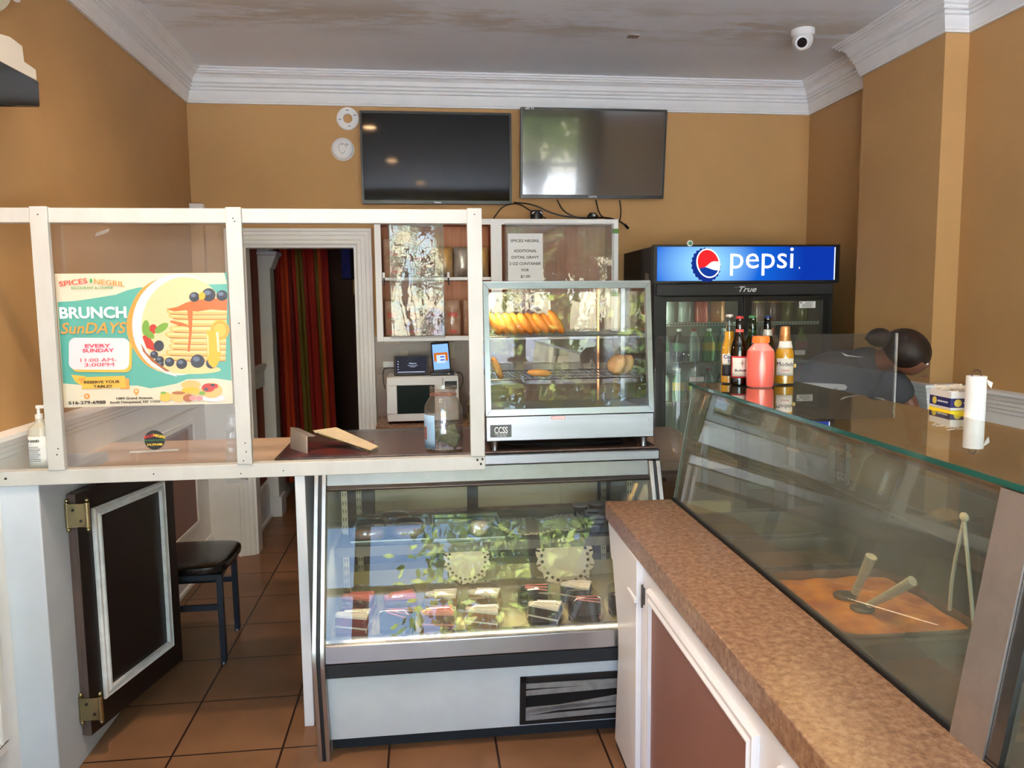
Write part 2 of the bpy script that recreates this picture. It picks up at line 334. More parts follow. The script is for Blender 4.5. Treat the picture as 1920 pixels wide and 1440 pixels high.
# wainscot panels on the left wall below the rail
def framed(mb, X, y0, y1, z0, z1, w=.03, t=.014, sgn=1):
    a, b = (X, X + t) if sgn > 0 else (X - t, X)
    for q in ((y0, y1, z0, z0 + w), (y0, y1, z1 - w, z1), (y0, y0 + w, z0 + w, z1 - w), (y1 - w, y1, z0 + w, z1 - w)): mb.box(a, b, q[0], q[1], q[2], q[3])
S('wall_left_wainscot', B(LX, LX + .022, 3.2, BY, 0, 1.045).box(LX, LX + .06, FY, 2.62, 0, 1.045), WHITE)
mb = MB(); mm = MB()
for y0, y1 in ((3.3, 4.02), (4.16, 4.86)):
    mb.box(LX + .022, LX + .026, y0 + .03, y1 - .03, .33, .95); framed(mm, LX + .022, y0, y1, .30, .98)
for y0, y1 in ((1.7, 2.53), (.7, 1.55)):
    mb.box(LX + .06, LX + .064, y0 + .03, y1 - .03, .25, .95); framed(mm, LX + .06, y0, y1, .22, .98)
S('trim_6', mb, MAROON); S('trim_7', mm, WHITE, .004)
S('baseboard_left', sweep([(LX + .022, 3.2), (LX + .022, BY)], [(0, 0), (.03, 0), (.03, .02), (.018, .03), (.018, .14), (.01, .16), (0, .16)], -1), WHITE)
S('wall_back_wainscot', B(LX + .022, -1.25, BY - .02, BY, 0, 1.06), WHITE); S('trim_12', B(LX, -1.25, BY - .05, BY, 1.06, 1.235), WHITE)
S('trim_13', B(LX, -1.372, BY - .05, BY, 1.235, 2.27), PAINT); S('trim_14', B(LX, -1.366, BY - .056, BY, 2.27, 2.31), WHITE, .004)
# half wall that carries the partition and the swing gate
S('wall_partition', B(LX, -1.27, 2.62, 3.19, 0, 1.078), mat('scuffed_white_board', (192, 200, 212), .5, var=.05, scale=3), .004)  # white board; the skylight's cool tint is put into its colour
# doorway casing
CS = [(0, 0), (0, .012), (.012, .02), (.03, .02), (.034, .027), (.06, .027), (.064, .034), (.085, .034), (.088, .045), (.105, .045), (.105, 0)]
dr = None
def casing(y, sgn, nm):
    mb = MB(); x0, x1, zt = -1.145, -.427, 2.052; rings = []
    path = [(x0, 0), (x0, zt), (x1, zt), (x1, 0)]; dirs = [(-1, 0), (-1, 1), (1, 1), (1, 0)]
    for (px, pz), (dx, dz) in zip(path, dirs): rings.append([mb.V((px + dx * a, y + sgn * b, pz + dz * a)) for a, b in CS])
    k = len(CS)
    for A, Bq in zip(rings, rings[1:]):
        for j in range(k): mb.F((A[j], A[(j + 1) % k], Bq[(j + 1) % k], Bq[j]))
    mb.F(rings[0]); mb.F(rings[-1][::-1])
    return S(nm, mb, WHITE)
d1 = casing(BY, -1, 'door_1')
mb = B(-1.145, -1.13, BY, BY + .12, 0, 2.052); mb.box(-.442, -.427, BY, BY + .12, 0, 2.052); mb.box(-1.13, -.442, BY, BY + .12, 2.037, 2.052); mb.build('jamb', WHITE, d1)
mb = MB(); mb.box(-.446, -.442, BY + .03, BY + .07, 1.73, 1.83)
for z in (1.745, 1.78, 1.815): mb.cyl((-.452, BY + .05, z), (-.446, BY + .05, z), .004, n=8)
mb.cyl((-.45, BY + .025, 1.73), (-.45, BY + .025, 1.83), .005, n=8); mb.build('hinge', BRASS, d1)
# hallway beyond
HALLR = mat('rust_hall_paint', (150, 74, 52), .8); HALLD = mat('dark_hall_paint', (92, 60, 46), .8)
S('wall_hall_left', B(-1.4, -1.25, BY + .12, 8.1, 0, 2.5), HALLR)
S('wall_hall_right', B(.25, .4, BY + .12, 8.1, 0, 2.5), HALLD)
S('wall_hall_back', B(-1.4, .4, 8.0, 8.15, 0, 2.5), HALLD)
S('ceiling_hall', B(-1.4, .4, BY + .12, 8.15, 2.45, 2.55), WHITE)
S('baseboard_hall_left', sweep([(-1.25, BY + .12), (-1.25, 7.9)], [(0, 0), (.035, 0), (.035, .025), (.02, .03), (.02, .22), (.012, .28), (0, .3)], -1), WHITE)
S('trim_8', sweep([(-1.25, BY + .12), (-1.25, 6.05)], [(0, 1.05), (.02, 1.05), (.02, 1.17), (.04, 1.2), (.04, 1.22), (0, 1.22)], -1), WHITE)
mb = B(-1.25, -1.16, 6.08, 6.24, .12, 2.0); mb.box(-1.25, -1.14, 6.06, 6.26, 0, .16); mb.prism([(-1.25, 6.07, 1.95), (-1.15, 6.07, 1.95), (-1.11, 6.07, 2.05), (-1.25, 6.07, 2.05)], (0, .18, 0)); mb.box(-1.25, -1.1, 6.05, 6.27, 2.05, 2.08); mb.box(-1.25, -1.16, 6.08, 6.24, 2.08, 2.45)
S('trim_9', mb, WHITE, .004)
mb = B(-.62, .25, 7.2, 7.28, 0, 2.45); S('wall_hall_side', mb, HALLD)
mb = MB(); framed(mb, 0, 0, 0, 0, 0) if 0 else None
for q in ((-.6, .2, 1.15, 1.2), (-.6, -.55, .1, 1.15), (-.45, -.42, .1, 1.15), (-.6, .2, .1, .2)): mb.box(q[0], q[1], 7.17, 7.2, q[2], q[3])
S('trim_10', mb, WHITE)
# backsplash tiling behind the microwave
def splash():
    m = bpy.data.materials.new('greige_wall_tiles'); m.use_nodes = True; nt = m.node_tree; N = nt.nodes; b = N['Principled BSDF']; b.inputs['Roughness'].default_value = .35; L = nt.links
    g = N.new('ShaderNodeNewGeometry'); sp = N.new('ShaderNodeSeparateXYZ'); cb = N.new('ShaderNodeCombineXYZ'); sc_ = N.new('ShaderNodeVectorMath'); sc_.operation = 'SCALE'; sc_.inputs['Scale'].default_value = 1 / .052
    fl = N.new('ShaderNodeVectorMath'); fl.operation = 'FLOOR'; wn_ = N.new('ShaderNodeTexWhiteNoise'); r = N.new('ShaderNodeValToRGB'); r.color_ramp.interpolation = 'CONSTANT'
    e = r.color_ramp.elements; e[0].color = (*s2l((142, 120, 106)), 1); e[1].position = .82; e[1].color = (*s2l((172, 152, 124)), 1); k = e.new(.93); k.color = (*s2l((128, 106, 94)), 1)
    L.new(g.outputs['Position'], sp.inputs[0]); L.new(sp.outputs[0], cb.inputs[0]); L.new(sp.outputs[2], cb.inputs[1]); L.new(cb.outputs[0], sc_.inputs[0]); L.new(sc_.outputs[0], fl.inputs[0]); L.new(fl.outputs[0], wn_.inputs[0]); L.new(wn_.outputs[0], r.inputs[0]); L.new(r.outputs[0], b.inputs['Base Color']); return m
S('wall_back_tiles', B(-.32, 1.3, BY - .012, BY, .9, 1.45), splash())
GRD = mat('pale_concrete', (214, 217, 220), .9, var=.06, scale=3)
S('ground_outside', B(-30, 30, -40, FY - .2, -.2, -.06), GRD)


# ================================================================ LAMPS OF THE ROOM
def downlight(x, y, label, pw=28):
    t = thing('ceiling_downlight', label, 'ceiling light', (x, y, CZ), group='recessed ceiling downlights')
    MB().lathe([(.055, -.001), (.075, -.001), (.078, -.006), (.056, -.01), (.055, -.001)], (x, y, CZ), 28, closed=True).build('trim_ring', WHITE, t)
    MB().lathe([(0, -.002), (.052, -.002), (.052, -.005), (0, -.005)], (x, y, CZ), 24).build('lens', emis('warm_lamp', (255, 206, 150), 45), t)
    l = bpy.data.lights.new('downlight', 'SPOT'); l.energy = pw; l.color = (1, .8, .58); l.spot_size = math.radians(150); l.spot_blend = .8; l.shadow_soft_size = .05
    lo = bpy.data.objects.new('lamp_light', l); COL.objects.link(lo); lo.parent = t; lo.location = (0, 0, -.02)
downlight(-.42, 3.3, 'warm recessed ceiling downlight nearest the televisions, mirrored in the screen corner')
downlight(-.30, 1.44, 'warm recessed ceiling downlight above the order area, middle of the row')
downlight(.01, -.52, 'warm recessed ceiling downlight nearest the shop window')
downlight(1.7, 1.0, 'warm recessed ceiling downlight above the steam table', 12)
downlight(-.8, 1.7, 'added warm ceiling downlight, out of view, brightening the left wall', 90)  # added lamp, out of view, lifts the brightness of the left wall

# ================================================================ PARTITION FRAME on the counter
t = thing('partition_frame', 'white painted lumber frame standing on the service counter with a clear acrylic pane', 'partition', (-.5, 2.62, 1.08))
MB().box(LX, .206, 2.606, 2.65, 1.079, 1.127).build('bottom_beam', LUMBER, t, .002)
B(LX, -.52, 2.65, 2.90, 1.070, 1.079).build('sill_board', LUMBER, t)
MB().box(LX, .204, 2.612, 2.648, 1.926, 1.973).build('top_rail', LUMBER, t, .002)
for a, b in ((-1.226, -1.174), (-.629, -.580), (.155, .205)):
    MB().box(a, b, 2.60, 2.622, 1.1275 if 1 else 0, 1.976).build('post', LUMBER, t, .002)
MB().box(-1.2, -.6, 2.654, 2.657, 1.128, 1.925).build('acrylic_pane', ACRYL, t)
mb = MB()
for x, z in ((-1.2, 1.95), (-.605, 1.94), (-.6, 1.93), (.18, 1.955), (-1.195, 1.18), (-1.19, 1.2), (-.6, 1.2), (-.598, 1.17), (-.608, 1.14), (-.602, 1.6), (-.6, 1.45)):
    mb.cyl((x, 2.6005, z), (x, 2.598, z), .0022, n=8)
for x, z in ((-1.36, 1.105), (.19, 1.1), (.178, 1.115), (.196, 1.117), (-.9, 1.104), (-.48, 1.1), (-.62, 1.095)): mb.cyl((x, 2.6065, z), (x, 2.604, z), .0042 if x > .15 or x < -1.3 else .0022, n=8)
mb.build('screw_heads', INK, t)
# rolled clear plastic in the pane's corner
t = thing('plastic_sheet_roll', 'curled clear plastic sheet standing behind the pane in its lower corner', 'plastic sheet', (-.66, 2.70, 1.128))
MB().grid(lambda u, v: (-.69 + .07 * math.sin(u * 2.6) + .02 * v, 2.70 - .03 * math.cos(u * 2.6), 1.05 + v * .26), 16, 6).build('sheet', FILM, t, solid=.0006)
props(MB().prism([(-1.055, 2.6525, 1.885), (-1.012, 2.6525, 1.90), (-1.008, 2.6525, 1.913), (-1.05, 2.6525, 1.898)], (0, .0008, 0)).build('tape_strip', glass('frosted_tape', (.9, .9, .9), .08, haze=.45)), 'short strip of frosted tape on the acrylic pane above the poster', 'tape')
props(MB().prism([(-.99, 2.6525, 1.168), (-.83, 2.6525, 1.172), (-.83, 2.6525, 1.178), (-.99, 2.6525, 1.174)], (0, .0008, 0)).build('tape_strip', MAT['frosted_tape']), 'long thin strip of clear tape on the pane below the round sticker', 'tape')
# round sticker
t = thing('round_sticker', 'round black sticker with coloured lettering on the acrylic pane below the poster', 'sticker', (-.907, 2.652, 1.178))
MB().cyl((-.907, 2.6535, 1.21), (-.907, 2.6525, 1.21), .033, n=40).build('disc', INK, t)
T('SPICES', .0125, (-.923, 2.6520, 1.219), RED, t, xd=(1, 0, .25), ud=(-.25, 0, 1), bold=.0002); T('NEGRIL', .0125, (-.891, 2.6520, 1.219), mat('yellow_print', (236, 200, 60), .6), t, xd=(1, 0, -.25), ud=(.25, 0, 1), bold=.0002)
T('RESTAURANT & LOUNGE', .0058, (-.907, 2.6520, 1.208), mat('green_print', (60, 150, 80), .6), t); T('516.279.6988', .009, (-.907, 2.6520, 1.192), MAT['yellow_print'], t, bold=.0002)

# ---------------------------------------------------------------- POSTER
PX0, PX1, PZ0, PZ1, PYY = -1.186, -.645, 1.328, 1.767, 2.6515
def PU(cx, cy):
    xl = 62 + (cy - 165) * .0733; xr = 1588 + (cy - 143) * .08; u = (cx - xl) / (xr - xl); yt = 165 - 22 * u; yb = 1365 - 47 * u; v = (cy - yt) / (yb - yt)
    return PX0 + u * (PX1 - PX0), PZ1 - v * (PZ1 - PZ0)
t = thing('brunch_poster', 'glossy teal and cream brunch poster with pancakes taped to the acrylic pane', 'poster', (-.915, PYY, PZ0))
pc = {}
PCOL = [('p_cream', (240, 230, 208)), ('p_teal', (92, 180, 168)), ('p_orange', (238, 160, 72)), ('p_white', (240, 240, 250)), ('p_photo', (232, 218, 170)), ('p_cake', (240, 190, 116)), ('p_cake_edge', (250, 220, 160)),
        ('p_syrup', (222, 110, 50)), ('p_berry', (52, 58, 72)), ('p_berryhi', (110, 124, 150)), ('p_red', (200, 52, 44)), ('p_leaf', (120, 168, 66)), ('p_juice', (244, 184, 48)), ('p_yellow', (244, 190, 80)), ('p_pink', (232, 150, 150)), ('p_brown', (176, 100, 50)), ('p_glasshi', (250, 240, 200))]
PM = [mat(n, tuple(int(v * .86) for v in c), .35, coat=.3) for n, c in PCOL]; PI_ = {n: i for i, (n, c) in enumerate(PCOL)}
art = MB(); lay = [0]
def flat(pts, cn, raw=False):
    lay[0] += 1; y = PYY - .0003 - lay[0] * .000035
    P = [(p if raw else PU(*p)) for p in pts]; art.cur = PI_[cn]
    P = [(max(PX0, min(PX1, x)), max(PZ0, min(PZ1, z))) for x, z in P]
    # triangulate robustly through bmesh
    ids = [art.V((x, y, z)) for x, z in P]; art.F(ids)
def ell(cx, cy, rx, ry, cn, n=28, a0=0, a1=2 * PI, rot=0, wob=0):
    pts = []
    for k in range(n + (0 if a1 - a0 >= 2 * PI - .01 else 1)):
        a = a0 + (a1 - a0) * k / n; r = 1 + wob * math.sin(a * 7 + cx); x = rx * r * math.cos(a); y = ry * r * math.sin(a)
        pts.append((cx + x * math.cos(rot) - y * math.sin(rot), cy + x * math.sin(rot) + y * math.cos(rot)))
    flat(pts, cn)
MB().box(PX0, PX1, PYY - .0003, PYY + .0005, PZ0, PZ1).build('sheet', PM[0], t)
flat([(90, 415), (240, 405), (400, 380), (600, 345), (700, 305), (800, 280), (1000, 265), (1640, 240), (1660, 1110), (1500, 1090), (1380, 1095), (1250, 1100), (1160, 1140), (1040, 1165), (920, 1185), (800, 1160), (500, 1170), (330, 1160), (140, 1145)], 'p_teal')
ell(1130, 610, 430, 440, 'p_orange', 60, wob=.01); ell(1165, 610, 418, 455, 'p_white', 60)
flat([(1560, 100), (1600, 140), (1700, 140), (1700, 300), (1600, 260)], 'p_teal')
ell(1215, 615, 385, 432, 'p_photo', 60)
ell(1260, 1010, 300, 42, 'p_cake_edge')
flat([(840, 720), (880, 690), (960, 800), (960, 850), (880, 820)], 'p_red'); ell(935, 650, 36, 44, 'p_red'); ell(990, 800, 46, 50, 'p_berry')
ell(870, 640, 34, 70, 'p_leaf'); ell(1010, 640, 70, 34, 'p_leaf', rot=-.6); ell(905, 700, 30, 50, 'p_leaf', rot=-.9)
for j, (y, xl, xr) in enumerate(((905, 1010, 1600), (860, 1050, 1600), (805, 1080, 1600), (755, 1090, 1600), (700, 1040, 1600), (650, 1080, 1600), (590, 1110, 1600), (530, 1070, 1600), (490, 1050, 1600))):
    flat([(xl + 10, y - 22), (xl + 60, y - 32), (1300, y - 34), (xr, y - 30), (xr, y + 26), (1300, y + 32), (xl + 60, y + 28), (xl + 8, y + 14), (xl, y - 5)], 'p_cake')
    flat([(xl + 20, y - 16), (1300, y - 24), (xr, y - 20), (xr, y + 2), (1300, y + 4), (xl + 30, y + 6)], 'p_cake_edge')
    flat([(xl + 30, y + 20), (1300, y + 28), (xr, y + 24), (xr, y + 30), (1300, y + 35), (xl + 50, y + 30)], 'p_brown')
flat([(1050, 470), (1150, 450), (1230, 410), (1330, 385), (1480, 370), (1600, 375), (1600, 480), (1450, 470), (1330, 490), (1220, 480), (1120, 490)], 'p_syrup')
flat([(1240, 470), (1290, 470), (1285, 680), (1270, 850), (1250, 850), (1262, 680)], 'p_syrup'); flat([(1090, 570), (1200, 590), (1300, 640), (1200, 620), (1090, 590)], 'p_syrup')
for x, y, r in ((1430, 340, 62), (1300, 360, 46), (1550, 345, 50), (1090, 945, 44), (1200, 960, 50), (1345, 935, 64), (1000, 930, 40), (950, 880, 36), (1470, 955, 48), (1010, 965, 30)):
    ell(x, y, r, r * .95, 'p_berry'); ell(x - r * .2, y - r * .3, r * .5, r * .35, 'p_berryhi')
ell(1370, 350, 30, 34, 'p_juice')
ell(1540, 655, 86, 92, 'p_juice'); ell(1540, 655, 72, 78, 'p_orange'); ell(1540, 655, 60, 64, 'p_yellow')
flat([(1412, 660), (1420, 660), (1430, 900), (1450, 960), (1485, 992), (1520, 980), (1548, 920), (1555, 850), (1525, 660), (1535, 660)], 'p_juice')
flat([(1505, 670), (1528, 670), (1545, 850), (1525, 850)], 'p_glasshi'); flat([(1425, 700), (1436, 700), (1446, 880), (1438, 880)], 'p_glasshi')
# brushed white swoosh under the photo
flat([(760, 700), (830, 850), (950, 990), (1100, 1060), (1165, 1078), (1130, 1050), (1000, 975), (880, 860), (800, 720)], 'p_white'); flat([(830, 775), (880, 860), (990, 960), (1100, 1030), (1060, 1030), (930, 940), (850, 850)], 'p_brown')
def rrect(x0, y0, x1, y1, r, cn):
    P = []
    for cx, cy, a in ((x1 - r, y0 + r, -PI / 2), (x1 - r, y1 - r, 0), (x0 + r, y1 - r, PI / 2), (x0 + r, y0 + r, PI)):
        for k in range(7): q = a + PI / 2 * k / 6; P.append((cx + r * math.cos(q), cy + r * math.sin(q)))
    flat(P, cn)
rrect(215, 752, 752, 1040, 60, 'p_yellow'); rrect(193, 732, 728, 1018, 60, 'p_white')
flat([(215, 1065), (345, 1080), (330, 1130), (300, 1160), (252, 1130)], 'p_yellow'); flat([(650, 1095), (728, 1095), (735, 1192), (650, 1192)], 'p_orange'); flat([(300, 1088), (690, 1072), (705, 1180), (312, 1195)], 'p_yellow'); flat([(270, 1100), (345, 1085), (312, 1150)], 'p_orange')
ell(355, 1260, 26, 24, 'p_orange'); ell(795, 1212, 24, 24, 'p_orange'); flat([(774, 1222), (816, 1222), (796, 1252)], 'p_orange'); ell(795, 1210, 11, 11, 'p_cream'); ell(355, 1260, 12, 8, 'p_cream', rot=.8)
for x, y, rx, ry, cn in ((1500, 1270, 110, 30, 'p_white'), (1290, 1150, 90, 40, 'p_cake'), (1290, 1200, 85, 30, 'p_juice'), (1480, 1200, 100, 70, 'p_cake'), (1450, 1175, 60, 40, 'p_red'), (1510, 1160, 30, 22, 'p_red'), (1430, 1190, 20, 14, 'p_berry'), (1490, 1150, 20, 12, 'p_berry'),
                         (1060, 1262, 52, 44, 'p_yellow'), (1040, 1225, 26, 12, 'p_leaf'), (1180, 1255, 80, 52, 'p_cake'), (1180, 1225, 60, 14, 'p_brown'), (1270, 1270, 50, 36, 'p_brown'), (1310, 1270, 34, 22, 'p_pink'), (1372, 1272, 32, 22, 'p_pink'), (1340, 1225, 36, 20, 'p_yellow'), (1395, 1225, 30, 18, 'p_leaf')):
    ell(x, y, rx, ry, cn, 18)
art.build('printed_artwork', PM, t, smooth=0)
def PT(s, cx, cy, size, m, **k):
    x, z = PU(cx, cy); T(s, size, (x, PYY - .0042, z), m, t, **k)
LT = MAT['p_teal']; MR = mat('crimson_print', (204, 62, 84), .5)
PT('SPICES', 233, 262, .0235, mat('logo_red', (206, 66, 44), .5), fit=.088, xd=(1, 0, .12), ud=(-.12, 0, 1), bold=.0002); PT('NEGRIL', 543, 262, .0235, MAT['p_orange'], fit=.095, xd=(1, 0, -.10), ud=(.10, 0, 1), bold=.0002)
x, z = PU(384, 225); MB().blob((x, PYY - .0042, z), (.004, .0005, .0075)).build('logo_leaf', MAT['green_print'], t)
PT('RESTAURANT & LOUNGE', 395, 297, .011, MAT['green_print'], fit=.128)
PT('BRUNCH', 408, 553, .050, mat('p_whitest', (252, 252, 255), .5), fit=.208, bold=.0014); PT('SunDAYS', 415, 690, .050, MAT['p_orange'], fit=.205, shear=.25, bold=.0007)
PT('EVERY', 450, 818, .0165, MR, fit=.080, bold=.0004); PT('SUNDAY', 455, 860, .0165, MR, fit=.098, bold=.0004); PT('11:00 AM-', 458, 945, .0165, MR, fit=.113); PT('3:00PM', 465, 988, .0165, MR, fit=.092)
PT('RESERVE YOUR', 490, 1140, .0125, INK, fit=.112, bold=.0002); PT('TABLE!!', 497, 1180, .0125, INK, fit=.058, bold=.0002)
PT('516-279-6988', 360, 1330, .0145, INK, fit=.116, bold=.0003); PT('1084 Grand Avenue,', 785, 1283, .0105, INK, fit=.116, bold=.0002); PT('South Hempstead, NY 11550', 790, 1318, .0105, INK, fit=.160, bold=.0002)

# ================================================================ BAR COUNTERTOPS behind the frame
props(B(LX + .023, -.562, 2.88, 3.62, 1.022, 1.045).build('bar_countertop', TANTOP, None, .003), 'tan laminate flip-up countertop behind the white frame', 'countertop')
props(B(-.56, .905, 2.868, 3.44, 1.084, 1.091).build('bar_countertop', LAMD, None, .002), 'dark brown laminate slab over the pastry case, under the glass tip jar', 'countertop')
props(B(-.50, -.462, 2.93, 3.58, 0, 1.083).build('counter_end_panel', CABW, None, .002), 'white end panel of the service counter beside the pastry case', 'counter panel')

# swing gate
a = math.atan2(.145, .58); Rg = Matrix.Translation((-1.252, 2.80, 0)) @ Matrix.Rotation(-a, 4, 'Z')
t = thing('swing_gate', 'dark brown swing gate with white moulding held open on double hinges', 'gate', (-1.252, 2.80, .1))
MB(Rg).box(-.018, .018, 0, .6, .1, 1.0).build('gate_leaf', DOORB, t, .002)
MB(Rg).box(-.0175, .0175, -.0015, .0005, .1005, .9995).build('hinge_edge', mat('grey_brown_edge', (88, 72, 68), .45, var=.25, scale=30, stretch=(6, 6, .15)), t)
mb = MB(Rg); x0, x1 = .018, .036
def gframe(mb, y0, y1, z0, z1, w_):
    pr = [(0, 0), (0, .008), (.006, .014), (.012, .010), (.02, .010), (.026, .016), (w_, .016), (w_, 0)]
    c = [(y0, z0, 1, 1), (y0, z1, 1, -1), (y1, z1, -1, -1), (y1, z0, -1, 1)]; rings = []
    for y, z, sy, sz in c: rings.append([mb.V((.018 + h_, y + sy * o_, z + sz * o_)) for o_, h_ in pr])
    k = len(pr)
    for i in range(4):
        A, Bq = rings[i], rings[(i + 1) % 4]
        for j in range(k): mb.F((A[j], A[(j + 1) % k], Bq[(j + 1) % k], Bq[j]))
gframe(mb, .075, .525, .2, .93, .034); mb.build('panel_moulding', mat('scuffed_white_moulding', (214, 216, 220), .5, var=.12, scale=20), t)
for z in (.927, .208):
    h = MB(); h.box(-1.274, -1.2705, 2.785, 2.83, z - .045, z + .045); h.build('hinge', BRASS, t)
    hp = h = MB(); h.cyl((-1.262, 2.79, z - .045), (-1.262, 2.79, z + .045), .0095, n=16); h.cyl((-1.195, 2.788, z - .045), (-1.195, 2.788, z + .045), .0095, n=16)
    for x in (-1.262, -1.195):
        for s_ in (-1, 1): h.blob((x, 2.79, z + s_ * .053), (.008, .008, .008), 12)
    h.box(-1.262, -1.195, 2.781, 2.785, z - .042, z + .042); h0 = h.build('hinge', BRASS, t)
    for sx, sz in ((-1.24, .02), (-1.215, -.02)): MB().cyl((sx, 2.7805, z + sz), (sx, 2.779, z + sz), .005, n=10).build('screw', INK, h0)

# chair
t = thing('chair', 'metal-framed cafe chair with black vinyl seat behind the swing gate', 'chair', (-1.13, 3.72, 0))
NV = mat('dark_blue_grey_metal', (38, 44, 56), .4, .2)
mb = MB(); mb.blob((-1.13, 3.715, .455), (.205, .215, .028), 32, p=.45); mb.build('seat', mat('black_vinyl', (18, 15, 15), .22), t)
LG = [(-.958, 3.53), (-.985, 3.905), (-1.30, 3.53), (-1.30, 3.905)]
for x, y in LG:
    l = MB().bar((x, y, .43 if x > -1.2 or y > 0 else .43), (x + (.004 if x > -1.2 else -.004), y, .012), .026, .026, up=(0, 1, 0)).build('leg', NV, t, .002)
    MB().cyl((x, y, .0), (x, y, .012), .014, .012, n=12).build('foot', STEEL, l)
mb = MB()
for a_, b_ in ((0, 1), (0, 2), (1, 3), (2, 3)): mb.bar((*LG[a_], .42), (*LG[b_], .42), .022, .024)
mb.build('seat_frame', NV, t)
for a_, b_ in ((0, 2), (1, 3)): MB().bar((*LG[a_], .275), (*LG[b_], .275), .018, .026).build('stretcher', NV, t)
mb = MB(); mb.bar((-1.31, 3.54, .43), (-1.335, 3.54, .84), .026, .026, up=(0, 1, 0)); mb.bar((-1.31, 3.895, .43), (-1.335, 3.895, .84), .026, .026, up=(0, 1, 0))
for z in (.6, .72, .83): mb.bar((-1.322, 3.54, z), (-1.322, 3.895, z), .02, .05)
mb.build('backrest', NV, t)

# ================================================================ REFRIGERATED PASTRY CASE
A0, A1 = Vector((2.645, .455)), Vector((2.845, .976))
def fy(z): return A0.x + (z - A0.y) * (A1.x - A0.x) / (A1.y - A0.y)
CX0, CX1 = -.37, .865
t = thing('pastry_display_case', 'refrigerated pastry display case with slanted glass front, white base and steel trim', 'display case', (.25, 3.1, 0))
mb = MB(); prof = [(2.70, .07), (2.655, .335), (3.5, .335), (3.5, .07)]
mb.prism([(CX0, y, z) for y, z in prof], (CX1 - CX0, 0, 0)); mb.build('base_panel', mat('white_enamel', (208, 216, 222), .35, var=.05, scale=6), t, .002)
B(CX0, CX1, 2.76, 3.5, 0, .07).build('kick_plate', DKRUB, t)
MB().prism([(CX0, y, z) for y, z in ((2.645, .385), (2.636, .39), (2.640, .452), (2.665, .462), (2.70, .462), (2.70, .385))], (CX1 - CX0, 0, 0)).build('nosing', mat('bright_nosing_steel', (196, 198, 204), .26, 1, var=.05, scale=3), t, .002)
MB().prism([(CX0, y, z) for y, z in ((2.650, .33), (2.641, .335), (2.637, .385), (2.70, .385), (2.70, .33))], (CX1 - CX0, 0, 0)).build('bumper_strip', DKRUB, t, .001)
MB().prism([(CX0, fy(.46), .46), (CX0, fy(.98), .98), (CX0, fy(.98) + .006, .98), (CX0, fy(.46) + .006, .46)], (CX1 - CX0, 0, 0)).build('front_glass', CASEG, t)
MB().prism([(CX0, y, z) for y, z in ((2.833, .966), (2.829, .974), (2.845, .985), (2.857, 1.04), (2.90, 1.04), (2.90, .966))], (CX1 - CX0, 0, 0)).build('header', mat('header_steel', (112, 108, 104), .36, 1, var=.05, scale=20), t, .001)
MB().box(-.412, .912, 2.848, 3.55, 1.041, 1.083).build('top', STEEL, t, .006, seg=3)
def jamb(x0, x1):
    for a, b, m, nm in ((x0, x0 + (x1 - x0) * .36, STEELW, 'metal_strip'), (x0 + (x1 - x0) * .36, x0 + (x1 - x0) * .64, DKRUB, 'rubber_strip'), (x0 + (x1 - x0) * .64, x1, STEELW, 'metal_strip')):
        d = .004 if m is DKRUB else 0
        pr = [(2.842 + d, 1.04), (2.622 + d, .455), (2.616 + d, .41), (2.62 + d, .36), (2.68 + d, .0), (2.72, .0), (2.67, .38), (2.90, 1.04)]
        MB().prism([(a, y, z) for y, z in pr], (b - a, 0, 0)).build(nm, m, js, .0015)
for x0, x1 in ((-.413, CX0), (CX1, .91)):
    js = thing('side_jamb', None, None, (x0, 2.7, 0)); js.parent = t; js.location = Vector((x0, 2.7, 0)) - Vector(t.location); jamb(x0, x1)
EPm = mat('pale_end_panel', (196, 208, 206), .4)
for nm, a, b in (('end_panel', -.412, CX0), ('end_panel', CX1, .91)):
    MB().prism([(a, y, z) for y, z in ((2.72, 0), (2.68, .38), (2.90, 1.04), (3.5, 1.04), (3.5, 0))], (b - a, 0, 0)).build(nm, EPm, t)
B(CX0, CX1, 2.67, 3.44, .40, .425).build('deck', CREAM, t)
MB().prism([(CX0, 3.30, .425), (CX0, 3.36, .47), (CX0, 3.46, .47), (CX0, 3.46, .425)], (CX1 - CX0, 0, 0)).build('rear_riser', CREAM, t)
B(CX0, CX1, 3.455, 3.47, .60, 1.04).build('rear_frame', mat('dark_door_gasket', (46, 46, 44), .6), t) if 0 else None
DT = mat('beige_sliding_door', (186, 170, 140), .3, var=.03, scale=5)
for a, b in ((-.235, .185), (.235, .62), (.62, .80)): B(a, b, 3.44, 3.455, .72, 1.03).build('sliding_door', DT, t, .002)
for a, b in ((-.36, -.235), (.185, .235), (.80, .86)): B(a, b, 3.435, 3.46, .6, 1.04).build('door_post', BLACKM, t)
B(CX0, CX1, 3.46, 3.47, .47, .74).build('rear_window', mat('smoky_window_tile', (110, 98, 96), .2, c2=(60, 52, 52), scale=9), t)
PERF = mat('standard_metal', (168, 160, 134), .4, .4)
def standard(x, y):
    s = B(x - .012, x + .012, y, y + .012, .42, 1.035).build('shelf_standard', PERF, t)
    mb = MB()
    for k in range(17):
        for d in (-.005, .005): mb.box(x + d - .0015, x + d + .0015, y - .0006, y, .45 + k * .034, .465 + k * .034)
    mb.build('slots', INK, s)
for x, y in ((-.33, 3.05), (-.300, 3.36), (.81, 3.36), (.845, 3.05)): standard(x, y)
SH = mat('grey_shelf_metal', (112, 110, 104), .35, .5)
B(-.35, .85, 2.86, 3.34, .716, .734).build('upper_shelf', SH, t, .002)
B(-.35, .85, 2.852, 2.862, .706, .742).build('shelf_edge_trim', mat('shelf_trim_grey', (120, 116, 104), .3, .4), t)
